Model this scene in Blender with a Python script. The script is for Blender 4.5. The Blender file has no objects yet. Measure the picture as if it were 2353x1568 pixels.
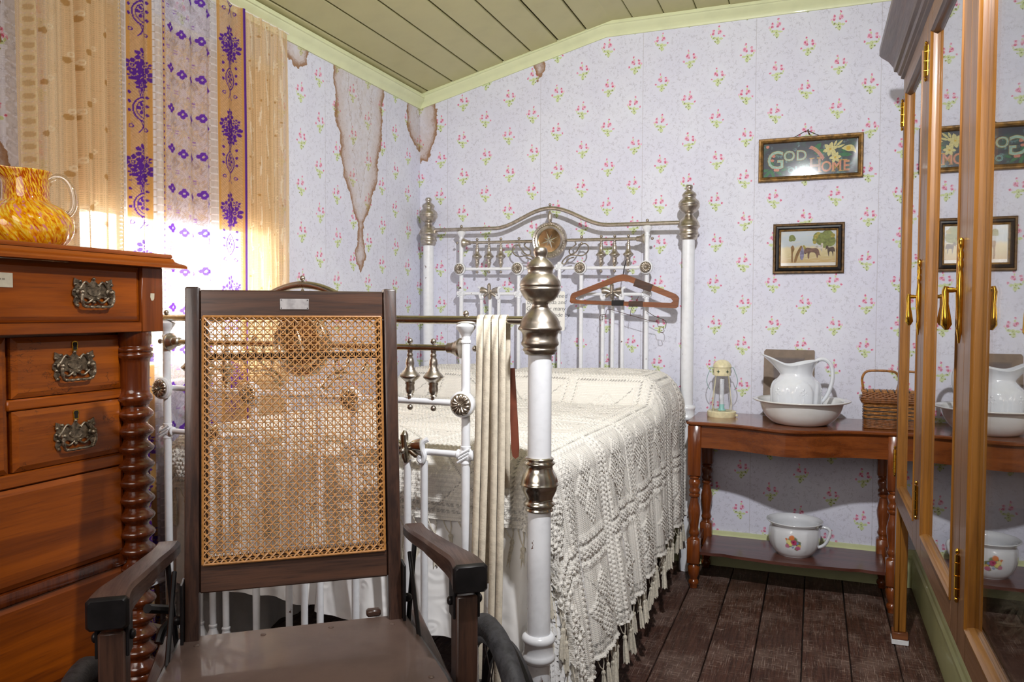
import bpy, bmesh, math, random
import numpy as np
from mathutils import Vector, Matrix
random.seed(7); np.random.seed(7)
PI = math.pi
S = bpy.context.scene
COL = S.collection

# ---------------------------------------------------------------- camera
YAW, PIT, ROL = math.radians(21.1), math.radians(2.08), math.radians(.2)
CAM = Vector((2.0709, -3.9323, 1.24))
fw = Vector((-math.sin(YAW), math.cos(YAW), 0)); rt = Vector((math.cos(YAW), math.sin(YAW), 0)); up = Vector((0, 0, 1))
f2 = fw*math.cos(PIT) - up*math.sin(PIT); u2 = up*math.cos(PIT) + fw*math.sin(PIT)
r3 = rt*math.cos(ROL) + u2*math.sin(ROL); u3 = u2*math.cos(ROL) - rt*math.sin(ROL)
cd = bpy.data.cameras.new('camera'); cam = bpy.data.objects.new('camera', cd); COL.objects.link(cam)
cd.sensor_width = 36; cd.lens = 36*1800/2353; cd.clip_start = .05
cam.matrix_world = Matrix(((r3.x, u3.x, -f2.x, CAM.x), (r3.y, u3.y, -f2.y, CAM.y), (r3.z, u3.z, -f2.z, CAM.z), (0, 0, 0, 1)))
S.camera = cam
# ---------------------------------------------------------------- light
W = bpy.data.worlds.new('sky'); S.world = W; W.use_nodes = True
W.node_tree.nodes['Background'].inputs[0].default_value = (1.0, .97, .93, 1)
W.node_tree.nodes['Background'].inputs[1].default_value = 11.0
def area(name, loc, aim, size, power, col, shape='DISK', size_y=None):
    l = bpy.data.lights.new(name, 'AREA'); l.shape = shape; l.size = size; l.energy = power; l.color = col
    if size_y: l.size_y = size_y
    o = bpy.data.objects.new(name, l); COL.objects.link(o); o.location = loc
    o.rotation_euler = (Vector(aim) - Vector(loc)).to_track_quat('-Z', 'Y').to_euler()
    return o
area('flash_lamp', (1.98, -2.75, 2.28), (.75, -.1, 1.15), .075, 34, (.985, .985, 1)).data.spread = math.radians(140)
area('soft_flash', (1.16, -4.2, 1.72), (1.0, -2.7, .8), 1.3, 11, (1, .93, .87)).data.spread = math.radians(130)
S.view_settings.view_transform = 'Standard'; S.view_settings.look = 'None'
S.view_settings.exposure = 0.0; S.view_settings.gamma = 1.0; S.view_settings.use_curve_mapping = False

# ---------------------------------------------------------------- helpers
def lin(r, g, b):
    return tuple(((c/255)/12.92 if c/255 <= .04045 else ((c/255+.055)/1.055)**2.4) for c in (r, g, b)) + (1,)
def tag(o, label=None, cat=None, group=None, kind=None):
    if label: o['label'] = label
    if cat: o['category'] = cat
    if group: o['group'] = group
    if kind: o['kind'] = kind
    return o
ORG = {}
def thing(name, label, cat, loc=(0, 0, 0), rotz=0, group=None, local=False):
    o = bpy.data.objects.new(name, None); COL.objects.link(o); o.location = loc; o.rotation_euler = (0, 0, rotz)
    o.empty_display_size = .05
    tag(o, label, cat, group)
    ORG[o.name] = Vector((0, 0, 0)) if local else Vector(loc)
    return o
def lk(me, name, mat, parent=None, loc=None):
    o = bpy.data.objects.new(name, me); COL.objects.link(o)
    if parent is not None:
        o.parent = parent; ORG[o.name] = ORG.get(parent.name, Vector((0, 0, 0)))
    if loc is not None: o.location = loc
    if mat is not None and not len(me.materials): me.materials.append(MAT[mat])
    return o
def dup(o, parent=None, loc=None, rot=None):
    c = o.copy(); COL.objects.link(c)
    if parent is not None: c.parent = parent
    if loc is not None: c.location = loc
    if rot is not None: c.rotation_euler = rot
    return c
def tree_dup(o, loc, rotz=None, label=None):
    c = o.copy(); COL.objects.link(c); c.location = loc
    if rotz is not None: c.rotation_euler = (0, 0, rotz)
    if label: c['label'] = label
    for ch in list(o.children):
        k = ch.copy(); COL.objects.link(k); k.parent = c
        for g in list(ch.children):
            q = g.copy(); COL.objects.link(q); q.parent = k
    return c
def T(x=0, y=0, z=0): return Matrix.Translation((x, y, z))
def RX(a): return Matrix.Rotation(a, 4, 'X')
def RY(a): return Matrix.Rotation(a, 4, 'Y')
def RZ(a): return Matrix.Rotation(a, 4, 'Z')
class MB:
    def __init__(s): s.v = []; s.f = []
    def add(s, vs, fs, M=None):
        n = len(s.v)
        s.v += [(M @ Vector(p)) if M is not None else Vector(p) for p in vs]
        s.f += [tuple(i+n for i in f) for f in fs]
        return s
    def box(s, x0, x1, y0, y1, z0, z1, b=0, M=None, seg=1):
        bm = bmesh.new(); bmesh.ops.create_cube(bm, size=1)
        for v in bm.verts: v.co = Vector(((x0+x1)/2+v.co.x*(x1-x0), (y0+y1)/2+v.co.y*(y1-y0), (z0+z1)/2+v.co.z*(z1-z0)))
        if b: bmesh.ops.bevel(bm, geom=bm.edges[:], offset=b, segments=seg, profile=.5, affect='EDGES')
        bm.verts.index_update(); s.add([v.co.copy() for v in bm.verts], [[v.index for v in f.verts] for f in bm.faces], M); bm.free(); return s
    def lathe(s, prof, cx=0, cy=0, cz=0, n=24, M=None, sx=1, sy=1):
        vs = []; fs = []; m = len(prof)
        for r, z in prof:
            for i in range(n):
                a = 2*PI*i/n; vs.append((cx+r*math.cos(a)*sx, cy+r*math.sin(a)*sy, cz+z))
        for j in range(m-1):
            for i in range(n):
                k = (i+1) % n; fs.append((j*n+i, j*n+k, (j+1)*n+k, (j+1)*n+i))
        if prof[0][0] > 1e-6: fs.append(tuple(range(n))[::-1])
        if prof[-1][0] > 1e-6: fs.append(tuple((m-1)*n+i for i in range(n)))
        return s.add(vs, fs, M)
    def ell(s, c, r, n=14, m=9, M=None):
        prof = [(max(1e-7, math.cos(-PI/2+PI*j/m)), math.sin(-PI/2+PI*j/m)) for j in range(m+1)]
        prof[0] = (1e-7, -1); prof[-1] = (1e-7, 1)
        M0 = T(*c) @ Matrix.Diagonal((r[0], r[1], r[2], 1))
        return s.lathe(prof, n=n, M=(M @ M0) if M is not None else M0)
    def tube(s, pts, rad, n=8, closed=False, M=None, flat=None):
        P = [Vector(p) for p in pts]; m = len(P); vs = []; fs = []
        tan = []
        for i in range(m):
            a = P[i-1] if (i > 0 or closed) else P[i]; b = P[(i+1) % m] if (i < m-1 or closed) else P[i]
            t = (b-a); tan.append(t.normalized() if t.length > 1e-9 else Vector((0, 0, 1)))
        ref = Vector((0, 0, 1)) if abs(tan[0].z) < .9 else Vector((1, 0, 0))
        nx = tan[0].cross(ref).normalized()
        for i in range(m):
            nx = (nx - tan[i]*nx.dot(tan[i]));
            nx = nx.normalized() if nx.length > 1e-6 else tan[i].orthogonal().normalized()
            ny = tan[i].cross(nx); r = rad[i] if hasattr(rad, '__len__') else rad
            for k in range(n):
                a = 2*PI*k/n; vs.append(P[i]+nx*(r*math.cos(a)*(flat or 1))+ny*(r*math.sin(a)))
        for j in range(m if closed else m-1):
            jj = (j+1) % m
            for k in range(n):
                q = (k+1) % n; fs.append((j*n+k, j*n+q, jj*n+q, jj*n+k))
        if not closed: fs += [tuple(range(n))[::-1], tuple((m-1)*n+k for k in range(n))]
        return s.add(vs, fs, M)
    def prism(s, pts, h0, h1, M=None, bev=0):
        # polygon in the xy plane extruded along z
        n = len(pts); vs = [(x, y, h0) for x, y in pts]+[(x, y, h1) for x, y in pts]
        fs = [tuple(range(n))[::-1], tuple(range(n, 2*n))]+[(i, (i+1) % n, n+(i+1) % n, n+i) for i in range(n)]
        return s.add(vs, fs, M)
    def grid(s, arr, M=None, closed_u=False):
        # arr: rows x cols of points
        r = len(arr); c = len(arr[0]); vs = [p for row in arr for p in row]; fs = []
        for j in range(r-1):
            for i in range(c if closed_u else c-1):
                k = (i+1) % c; fs.append((j*c+i, j*c+k, (j+1)*c+k, (j+1)*c+i))
        return s.add(vs, fs, M)
    def mesh(s, name, org=Vector((0, 0, 0)), sharp=.7):
        me = bpy.data.meshes.new(name); me.from_pydata([tuple(v-org) for v in s.v], [], s.f); me.update()
        bm = bmesh.new(); bm.from_mesh(me); bmesh.ops.recalc_face_normals(bm, faces=bm.faces[:]); bm.to_mesh(me); bm.free()
        me.polygons.foreach_set('use_smooth', [True]*len(me.polygons)); me.set_sharp_from_angle(angle=sharp); return me
    def part(s, name, mat, parent, sharp=.7):
        return lk(s.mesh(name, ORG.get(parent.name, Vector((0, 0, 0))), sharp), name, mat, parent)
    def top(s, name, mat, org, label=None, cat=None, group=None, kind=None, sharp=.7):
        org = Vector(org); o = lk(s.mesh(name, org, sharp), name, mat, None, org); ORG[o.name] = org
        return tag(o, label, cat, group, kind)
def np_mesh(name, P, closed=False, col=None, uv=None):
    # P: rows x cols x 3 array -> grid mesh, optional colour attribute (rgba) and uv
    r, c, _ = P.shape; me = bpy.data.meshes.new(name)
    j, i = np.meshgrid(np.arange(r-1), np.arange(c-1), indexing='ij'); a = (j*c+i).ravel()
    F = np.stack([a, a+1, a+c+1, a+c], 1).astype(np.int32)
    me.vertices.add(r*c); me.vertices.foreach_set('co', P.reshape(-1).astype(np.float32))
    me.loops.add(F.size); me.loops.foreach_set('vertex_index', F.ravel())
    me.polygons.add(len(F)); me.polygons.foreach_set('loop_start', np.arange(0, F.size, 4, dtype=np.int32))
    me.polygons.foreach_set('use_smooth', np.ones(len(F), bool))
    me.update(calc_edges=True)
    if col is not None:
        at = me.attributes.new('Col', 'FLOAT_COLOR', 'POINT'); at.data.foreach_set('color', col.reshape(-1).astype(np.float32))
    if uv is not None:
        l = me.uv_layers.new(name='UVMap'); l.data.foreach_set('uv', uv.reshape(-1, 2)[F.ravel()].ravel().astype(np.float32))
    me.validate(); return me

# ---------------------------------------------------------------- materials
MAT = {}
class NT:
    def __init__(s, name):
        m = bpy.data.materials.new(name); m.use_nodes = True; MAT[name] = m; s.m = m; s.nt = m.node_tree
        s.b = s.nt.nodes['Principled BSDF']; s.o = s.nt.nodes['Material Output']
    def n(s, t, ins=None, **pr):
        k = s.nt.nodes.new('ShaderNode'+t)
        for a, v in pr.items(): setattr(k, a, v)
        for a, v in (ins or {}).items(): s.set(k.inputs[a], v)
        return k
    def set(s, sock, v):
        if isinstance(v, bpy.types.NodeSocket): s.nt.links.new(v, sock)
        elif v is not None: sock.default_value = v
    def ma(s, op, a, b=None, c=None, clamp=False):
        return s.n('Math', {0: a, 1: b, 2: c}, operation=op, use_clamp=clamp).outputs[0]
    def vm(s, op, a, b=None, c=None, scale=None):
        k = s.n('VectorMath', {0: a, 1: b, 2: c}, operation=op)
        if scale is not None: s.set(k.inputs['Scale'], scale)
        return k.outputs['Value'] if op in ('LENGTH', 'DISTANCE', 'DOT_PRODUCT') else k.outputs[0]
    def mix(s, f, a, b, blend='MIX'):
        return s.n('Mix', {0: f, 6: a, 7: b}, data_type='RGBA', blend_type=blend).outputs[2]
    def mr(s, v, a, b, c=0., d=1., smooth=True):
        return s.n('MapRange', {0: v, 1: a, 2: b, 3: c, 4: d}, interpolation_type='SMOOTHSTEP' if smooth else 'LINEAR').outputs[0]
    def obj(s): return s.n('TexCoord').outputs['Object']
    def map(s, v, sc=(1, 1, 1), loc=(0, 0, 0), rot=(0, 0, 0)):
        return s.n('Mapping', {0: v, 1: loc, 2: rot, 3: sc}).outputs[0]
    def noise(s, v, scale, detail=3, rough=.55, dist=0, out=0):
        return s.n('TexNoise', {'Vector': v, 'Scale': scale, 'Detail': detail, 'Roughness': rough, 'Distortion': dist}).outputs[out]
    def ramp(s, v, stops):
        k = s.n('ValToRGB', {0: v}); e = k.color_ramp.elements
        while len(e) < len(stops): e.new(.5)
        for q, (p, c) in zip(e, stops): q.position = p; q.color = c
        return k.outputs[0]
    def bump(s, h, st=.3, d=.01, n=None):
        return s.n('Bump', {'Strength': st, 'Distance': d, 'Height': h, 'Normal': n}).outputs[0]
    def bs(s, col=None, rough=None, metal=None, coat=None, normal=None, **k):
        for a, v in (('Base Color', col), ('Roughness', rough), ('Metallic', metal), ('Coat Weight', coat), ('Normal', normal)): s.set(s.b.inputs[a], v)
        for a, v in k.items(): s.set(s.b.inputs[a.replace('_', ' ')], v)
        return s
    def rnd(s): return s.n('ObjectInfo').outputs['Random']

def plain(name, col, rough=.5, metal=0, coat=0, var=.08, scale=30, bump=0):
    t = NT(name); p = t.obj(); f = t.noise(p, scale, 4)
    d = tuple(c*(1-var*2.2) for c in col[:3])+(1,)
    c = t.mix(t.mr(f, .35, .7), col, d)
    t.bs(c, rough, metal, coat)
    if bump: t.bs(normal=t.bump(t.noise(p, scale*4, 3), bump, .004))
    return t
def wood(name, c1, c2, axis, rough=.35, coat=.3, scale=1., dark=None, pores=.5):
    t = NT(name); p = t.obj(); r = t.rnd()
    off = t.n('CombineXYZ', {0: t.ma('MULTIPLY', r, 7.3), 1: t.ma('MULTIPLY', r, 3.1), 2: t.ma('MULTIPLY', r, 5.7)}).outputs[0]
    p = t.vm('ADD', p, off)
    sc = [14*scale]*3; sc['XYZ'.index(axis)] = 1.1*scale
    q = t.map(p, sc)
    big = t.noise(q, 1.6, 4, .6, 1.2)
    sc2 = [90*scale]*3; sc2['XYZ'.index(axis)] = 3*scale
    fine = t.noise(t.map(p, sc2), 2.5, 4, .7)
    f = t.ma('ADD', t.ma('MULTIPLY', big, .75), t.ma('MULTIPLY', fine, .35))
    c = t.mix(t.mr(f, .38, .72), c1, c2)
    if dark: c = t.mix(t.mr(fine, .58, .72, 0, pores), c, dark)
    t.bs(c, t.mr(fine, .2, .8, rough*.85, rough*1.25, False), 0, coat, t.bump(fine, .12, .002))
    t.b.inputs['Coat Roughness'].default_value = .12
    return t

# wallpaper with rose bouquets; u = wall run, v = height
def wallpaper(name, ax, stains):
    t = NT(name); p = t.obj(); sp = t.n('SeparateXYZ', {0: p}); u0 = sp.outputs[ax]; v0 = sp.outputs[2]
    n1 = t.noise(p, 95, 2, .5, 0, 1); n1v = t.vm('SCALE', t.vm('SUBTRACT', n1, (.5, .5, .5)), scale=.011)
    ns = t.n('SeparateXYZ', {0: n1v})
    HU = .13525
    uu = t.ma('SUBTRACT', u0, 1.344)
    col = t.ma('FLOOR', t.ma('ADD', t.ma('DIVIDE', uu, HU), .5))
    x = t.ma('SUBTRACT', uu, t.ma('MULTIPLY', col, HU))
    odd = t.ma('ABSOLUTE', t.ma('MODULO', col, 2))
    vv = t.ma('SUBTRACT', t.ma('SUBTRACT', v0, 2.583), t.ma('MULTIPLY', odd, .1))
    row = t.ma('FLOOR', t.ma('ADD', t.ma('DIVIDE', vv, .2), .5))
    y = t.ma('SUBTRACT', vv, t.ma('MULTIPLY', row, .2))
    flip = t.ma('SUBTRACT', t.ma('MULTIPLY', t.ma('ABSOLUTE', t.ma('MODULO', row, 2)), 2), 1)
    xs = t.ma('ADD', t.ma('MULTIPLY', x, flip), ns.outputs[0]); ys = t.ma('ADD', y, ns.outputs[1])
    q = t.n('CombineXYZ', {0: xs, 1: ys, 2: 0.}).outputs[0]
    def blob(cx, cy, rx, ry=None, soft=.75):
        ry = ry or rx
        return t.mr(t.vm('LENGTH', t.vm('MULTIPLY_ADD', q, (1/rx, 1/ry, 0), (-cx/rx, -cy/ry, 0))), 1.05, soft, 0, 1)
    def union(l):
        m = l[0]
        for k in l[1:]: m = t.ma('MAXIMUM', m, k)
        return m
    rose = union([blob(-.008, .015, .0115), blob(.021, .021, .0075), blob(.023, .0075, .0085), blob(-.005, .04, .0052, .007), blob(-.028, -.008, .006), blob(.035, .005, .003, .006)])
    deep = union([blob(-.010, .017, .005), blob(-.002, .007, .0055), blob(.023, .006, .0055), blob(.021, .023, .0042), blob(-.005, .041, .0035), blob(-.028, -.008, .0038)])
    leaf = union([blob(-.014, -.018, .010, .006), blob(.002, -.018, .0095, .012), blob(.019, -.014, .011, .007), blob(0, -.034, .010, .012), blob(-.003, .028, .004, .006), blob(.030, -.004, .004, .007), blob(.013, -.03, .005, .005)])
    dleaf = union([blob(.0035, -.019, .003), blob(.021, -.012, .0035), blob(.0, -.028, .003), blob(.014, -.031, .003), blob(.001, -.044, .0028)])
    fine = t.noise(p, 230, 2)
    # scrolls round each bouquet
    wv = t.vm('ADD', p, t.vm('SCALE', t.vm('SUBTRACT', t.noise(p, 22, 2, .5, 0, 1), (.5, .5, .5)), scale=.10))
    vo = t.n('TexVoronoi', {'Vector': wv, 'Scale': 62.}, feature='DISTANCE_TO_EDGE').outputs[0]
    line = t.mr(vo, .02, .12, 1, 0)
    el = t.vm('LENGTH', t.n('CombineXYZ', {0: t.ma('DIVIDE', x, .060), 1: t.ma('DIVIDE', y, .088), 2: 0.}).outputs[0])
    ring = t.mr(el, .62, .95, 0, 1)
    brk = t.mr(t.noise(p, 55, 2), .45, .6, 0, 1)
    line = t.ma('MULTIPLY', t.ma('MULTIPLY', line, ring), brk)
    base = t.mix(t.mr(t.noise(p, 3.2, 2), .3, .7), lin(218, 219, 234), lin(224, 226, 237))
    base = t.mix(t.ma('MULTIPLY', ring, .10), base, lin(214, 209, 228))
    c = t.mix(t.ma('MULTIPLY', line, .5), base, lin(172, 170, 182))
    c = t.mix(t.ma('MULTIPLY', leaf, t.mr(fine, .3, .6, .55, 1)), c, lin(200, 214, 148))
    c = t.mix(t.ma('MULTIPLY', dleaf, .85), c, lin(112, 122, 70))
    c = t.mix(t.ma('MULTIPLY', rose, t.mr(fine, .34, .56, .25, .95)), c, lin(232, 160, 186))
    c = t.mix(t.ma('MULTIPLY', deep, t.mr(fine, .34, .55, .25, .9)), c, lin(198, 66, 110))
    # paper joints
    js = t.ma('ABSOLUTE', t.ma('SUBTRACT', t.ma('FRACT', t.ma('DIVIDE', t.ma('SUBTRACT', u0, .17+.27), .541)), .5))
    c = t.mix(t.mr(js, .0016, .003, .42, 0), c, lin(150, 140, 140))
    # water stains: list of (d-socket builder)
    wob = t.noise(p, 9, 5, .62); wob2 = t.noise(p, 34, 4, .6)
    for st in stains:
        d = st(t, u0, v0)
        d = t.ma('ADD', d, t.ma('ADD', t.ma('MULTIPLY', t.ma('SUBTRACT', wob, .5), .11), t.ma('MULTIPLY', t.ma('SUBTRACT', wob2, .5), .02)))
        ins = t.mr(d, 0, .006, 0, .42)
        c = t.mix(t.ma('MULTIPLY', ins, t.mr(wob2, .3, .7, .5, 1)), c, lin(186, 164, 140))
        edge = t.ma('MULTIPLY', t.mr(d, 0, .003, 0, 1), t.mr(d, .006, .03, 1, 0))
        c = t.mix(t.ma('MULTIPLY', t.mr(d, 0, .10, .38, 0), t.mr(d, 0, .004)), c, lin(176, 136, 96))
        c = t.mix(t.ma('MULTIPLY', edge, .85), c, lin(142, 98, 52))
        tide = t.ma('MULTIPLY', t.mr(t.ma('ABSOLUTE', t.ma('SUBTRACT', t.ma('FRACT', t.ma('MULTIPLY', t.ma('ADD', d, t.ma('MULTIPLY', wob2, .04)), 11)), .5)), .05, .0, 0, 1), t.mr(d, .0, .02))
        c = t.mix(t.ma('MULTIPLY', tide, .45), c, lin(140, 98, 62))
    t.bs(c, .72, 0, 0, t.bump(t.ma('ADD', line, t.ma('MULTIPLY', wob, 1.2)), .10, .003))
    return t
def st_taper(uc, zs, slope):
    # zs: list of (z, half width) from top down
    def f(t, u, v):
        zt, zb = zs[0][0], zs[-1][0]
        r = t.ramp(t.mr(v, zb, zt, 0, 1, False), [((z-zb)/(zt-zb), (w, w, w, 1)) for z, w in zs[::-1]])
        w = t.n('SeparateColor', {0: r}).outputs[0]
        d = t.ma('SUBTRACT', w, t.ma('ABSOLUTE', t.ma('SUBTRACT', t.ma('ADD', u, t.ma('MULTIPLY', t.ma('SUBTRACT', v, zt), slope)), uc)))
        return t.ma('MINIMUM', d, t.ma('SUBTRACT', v, zb))
    return f
def st_ell(uc, vc, ru, rv):
    def f(t, u, v):
        l = t.vm('LENGTH', t.n('CombineXYZ', {0: t.ma('DIVIDE', t.ma('SUBTRACT', u, uc), ru), 1: t.ma('DIVIDE', t.ma('SUBTRACT', v, vc), rv), 2: 0.}).outputs[0])
        return t.ma('MULTIPLY', t.ma('SUBTRACT', 1., l), min(ru, rv))
    return f
wallpaper('wallpaper_side', 1, [st_taper(-.62, [(2.40, .235), (2.15, .205), (1.9, .15), (1.76, .09), (1.68, .03), (1.60, .03), (1.52, .05), (1.40, .0)], 0.0), st_ell(-1.12, 2.36, .085, .085), st_ell(-.02, 2.34, .14, .20), st_ell(-2.62, 2.1, .2, .42), st_ell(-2.46, 1.62, .05, .1)])
wallpaper('wallpaper_end', 0, [st_ell(.0, 2.30, .105, .24), st_ell(.70, 2.52, .03, .08)])
wallpaper('wallpaper_plain', 1, [])

def paint(name, c, rough=.45, chips=0, chipcol=(.1, .05, .03, 1), scale=40):
    t = NT(name); p = t.obj(); f = t.noise(p, scale, 4)
    col = t.mix(t.mr(f, .4, .75, 0, .25), c, tuple(k*.72 for k in c[:3])+(1,))
    if chips:
        m = t.ma('MULTIPLY', t.mr(t.noise(p, 26, 4, .65), chips, chips+.02), t.mr(t.noise(p, 5, 2), .5, .56))
        col = t.mix(m, col, chipcol)
    t.bs(col, rough, 0, .15, t.bump(f, .05, .002)); return t
paint('ceiling_paint', lin(194, 188, 138), .55, scale=7)
paint('cornice_paint', lin(222, 227, 182), .45, scale=12)
paint('skirting_paint', lin(205, 210, 160), .45, scale=12)
paint('white_enamel', lin(236, 238, 242), .22, .66, lin(96, 60, 46))
paint('window_paint', lin(232, 228, 210), .5)
plain('gap_dark', lin(24, 20, 14), .9)
# floor boards
t = NT('floor_wood'); p = t.obj(); r = t.rnd()
p = t.vm('ADD', p, t.n('CombineXYZ', {0: t.ma('MULTIPLY', r, 3.), 1: t.ma('MULTIPLY', r, 9.), 2: 0.}).outputs[0])
g = t.noise(t.map(p, (40, 2.2, 40)), 2, 5, .65, .6); wearn = t.noise(p, 5, 5, .65); scr = t.noise(t.map(p, (260, 9, 1), rot=(0, 0, .35)), 1.2, 3, .7); scr2 = t.noise(t.map(p, (9, 240, 1), rot=(0, 0, .12)), 1.2, 3, .7)
c = t.mix(t.mr(g, .3, .7), lin(58, 36, 28), lin(92, 60, 48))
c = t.mix(t.mr(wearn, .46, .68, 0, .6), c, lin(120, 98, 88))
c = t.mix(t.ma('MULTIPLY', t.ma('MAXIMUM', t.mr(scr, .57, .66), t.mr(scr2, .57, .66)), t.mr(wearn, .36, .55, .12, .85)), c, lin(172, 150, 138))
c = t.mix(t.mr(r, 0, 1, 0, .22), c, lin(52, 36, 30))
t.bs(c, t.mr(wearn, .3, .7, .38, .68), 0, 0, t.bump(t.ma('ADD', g, scr), .2, .003))
# furniture woods
wood('dresser_y', lin(170, 84, 8), lin(124, 56, 4), 'Y', .32, .15, .7, lin(86, 34, 8), .35)
wood('dresser_z', lin(144, 72, 22), lin(106, 48, 12), 'Z', .3, .5, 1.)
wood('dresser_turned', lin(112, 50, 16), lin(78, 31, 8), 'Z', .18, .7, 1.)
t = wood('dresser_crackle', lin(174, 88, 8), lin(130, 60, 4), 'Y', .34, .15, .7, lin(90, 36, 8), .35)
p = t.obj(); cr = t.n('TexVoronoi', {'Vector': t.vm('ADD', t.map(p, (1, 14, 60)), t.vm('SCALE', t.noise(p, 30, 3, .6, 0, 1), scale=1.5)), 'Scale': 1.6}, feature='DISTANCE_TO_EDGE').outputs[0]
zz = t.n('SeparateXYZ', {0: p}).outputs[2]
m = t.ma('MULTIPLY', t.mr(cr, .0, .06, 1, 0), t.mr(t.noise(p, 16, 3), .5, .6))
old = t.b.inputs['Base Color'].links[0].from_socket
t.bs(t.mix(t.ma('MULTIPLY', m, .75), old, lin(60, 24, 6)))
wood('table_x', lin(132, 70, 30), lin(96, 46, 18), 'X', .24, .6, .8, lin(70, 30, 14), .4)
wood('table_z', lin(134, 68, 24), lin(96, 44, 14), 'Z', .22, .6, .8)
wood('shelf_x', lin(100, 56, 44), lin(72, 38, 30), 'X', .3, .4, .8)
wood('chair_z', lin(84, 58, 46), lin(50, 36, 32), 'Z', .33, .3, 1.3, lin(40, 26, 24), .7)
wood('chair_x', lin(88, 60, 46), lin(52, 38, 33), 'X', .33, .3, 1.3, lin(40, 26, 24), .7)
wood('chair_y', lin(92, 70, 62), lin(58, 42, 38), 'Y', .42, .15, 1.3, lin(44, 30, 28), .7)
wood('cabinet_y', lin(140, 102, 70), lin(112, 78, 50), 'Y', .4, .15, 1.1)
wood('cabinet_z', lin(140, 102, 70), lin(112, 78, 50), 'Z', .4, .15, 1.1)
wood('cabinet_mould', lin(150, 98, 34), lin(114, 70, 18), 'Z', .35, .2, 1.1)
wood('cabinet_mould_y', lin(150, 104, 44), lin(120, 78, 28), 'Y', .35, .2, 1.1)
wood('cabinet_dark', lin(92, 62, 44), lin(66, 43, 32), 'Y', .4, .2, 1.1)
wood('hanger_wood', lin(142, 86, 50), lin(108, 62, 36), 'X', .4, .2, 2.)
plain('seat_leather', lin(98, 80, 72), .45, 0, .1, .1, 9, .1)
plain('black_iron', lin(34, 32, 34), .4, .3, 0, .2, 30)
plain('bare_iron', lin(120, 118, 118), .35, .9, 0, .2, 30)
plain('rubber', lin(64, 64, 68), .6, 0, 0, .25, 50, .3)
# metals
t = NT('nickel'); p = t.obj(); f = t.noise(p, 30, 4, .6)
t.bs(t.mix(t.mr(f, .3, .75), lin(226, 221, 208), lin(180, 172, 156)), t.mr(f, .3, .8, .14, .32, False), 1)
t = NT('nickel_dull'); p = t.obj(); f = t.noise(p, 45, 4, .6)
t.bs(t.mix(t.mr(f, .3, .75), lin(206, 198, 186), lin(164, 154, 142)), t.mr(f, .3, .8, .28, .45, False), 1)
plain('brass', lin(226, 178, 70), .16, 1, 0, .12, 60)
plain('pewter', lin(160, 146, 126), .34, .9, 0, .3, 120, .3)
plain('pale_tag', lin(226, 216, 190), .7)
plain('note_paper', lin(236, 234, 228), .8, 0, 0, .02)
plain('ink', lin(40, 40, 50), .7)
plain('grey_print', lin(160, 150, 130), .8)
plain('grey_card', lin(134, 118, 104), .8)
plain('grey_card_dark', lin(104, 94, 92), .7)
plain('cane', lin(196, 142, 82), .38, 0, .2, .16, 160)
plain('cane_edge', lin(190, 132, 70), .38, 0, .2, .16, 120)
plain('strap_web', lin(226, 215, 194), .85, 0, 0, .08, 60, .2)
plain('strap_line', lin(70, 62, 56), .85)
plain('leather', lin(124, 66, 48), .45)
# ceramics
t = NT('ironstone'); p = t.obj(); f = t.noise(p, 14, 3)
t.bs(t.mix(t.mr(f, .4, .7, 0, .2), lin(226, 230, 236), lin(206, 208, 210)), .1, 0, .5)
t = NT('ironstone_cream'); p = t.obj(); f = t.noise(p, 14, 3)
t.bs(t.mix(t.mr(f, .4, .7, 0, .25), lin(226, 226, 224), lin(204, 200, 190)), .12, 0, .5)
plain('lantern_cream', lin(238, 228, 186), .4, 0, .1, .1, 40)
plain('lantern_green', lin(44, 70, 56), .6)
plain('wire_teal', lin(150, 186, 184), .4, .4)
plain('candle', lin(222, 226, 234), .5)
plain('candle_teal', lin(150, 204, 200), .5)
plain('wire_dark', lin(92, 66, 52), .4, .8)
def glass(name, tint=(1, 1, 1, 1), ior=1.5, boost=1.0, rough=.0):
    t = NT(name); bf = t.n('NewGeometry').outputs['Backfacing']; fr = t.n('Fresnel', {'IOR': t.mr(bf, 0, 1, ior, 1/ior, False)}).outputs[0]
    f = t.ma('MULTIPLY', fr, boost, clamp=True)
    m = t.n('MixShader', {0: f, 1: t.n('BsdfTransparent', {0: tint}).outputs[0], 2: t.n('BsdfGlossy', {'Color': (1, 1, 1, 1), 'Roughness': rough}).outputs[0]})
    t.nt.links.new(m.outputs[0], t.o.inputs[0]); return t
glass('pane_glass', (.97, .98, .97, 1), 1.5, 1.5)
glass('cabinet_glass', (.9, .92, .92, 1), 1.62, 1.5)
glass('print_glass', (.98, .98, .98, 1), 1.5, 1.2, .06)
plain('plate_metal', lin(176, 172, 172), .45, .4, 0, .15, 60)
glass('handle_glass', (.90, .90, .88, 1), 1.5, 2.6)
glass('clear_glass', (.985, .99, .99, 1), 1.45, .9)
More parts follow.
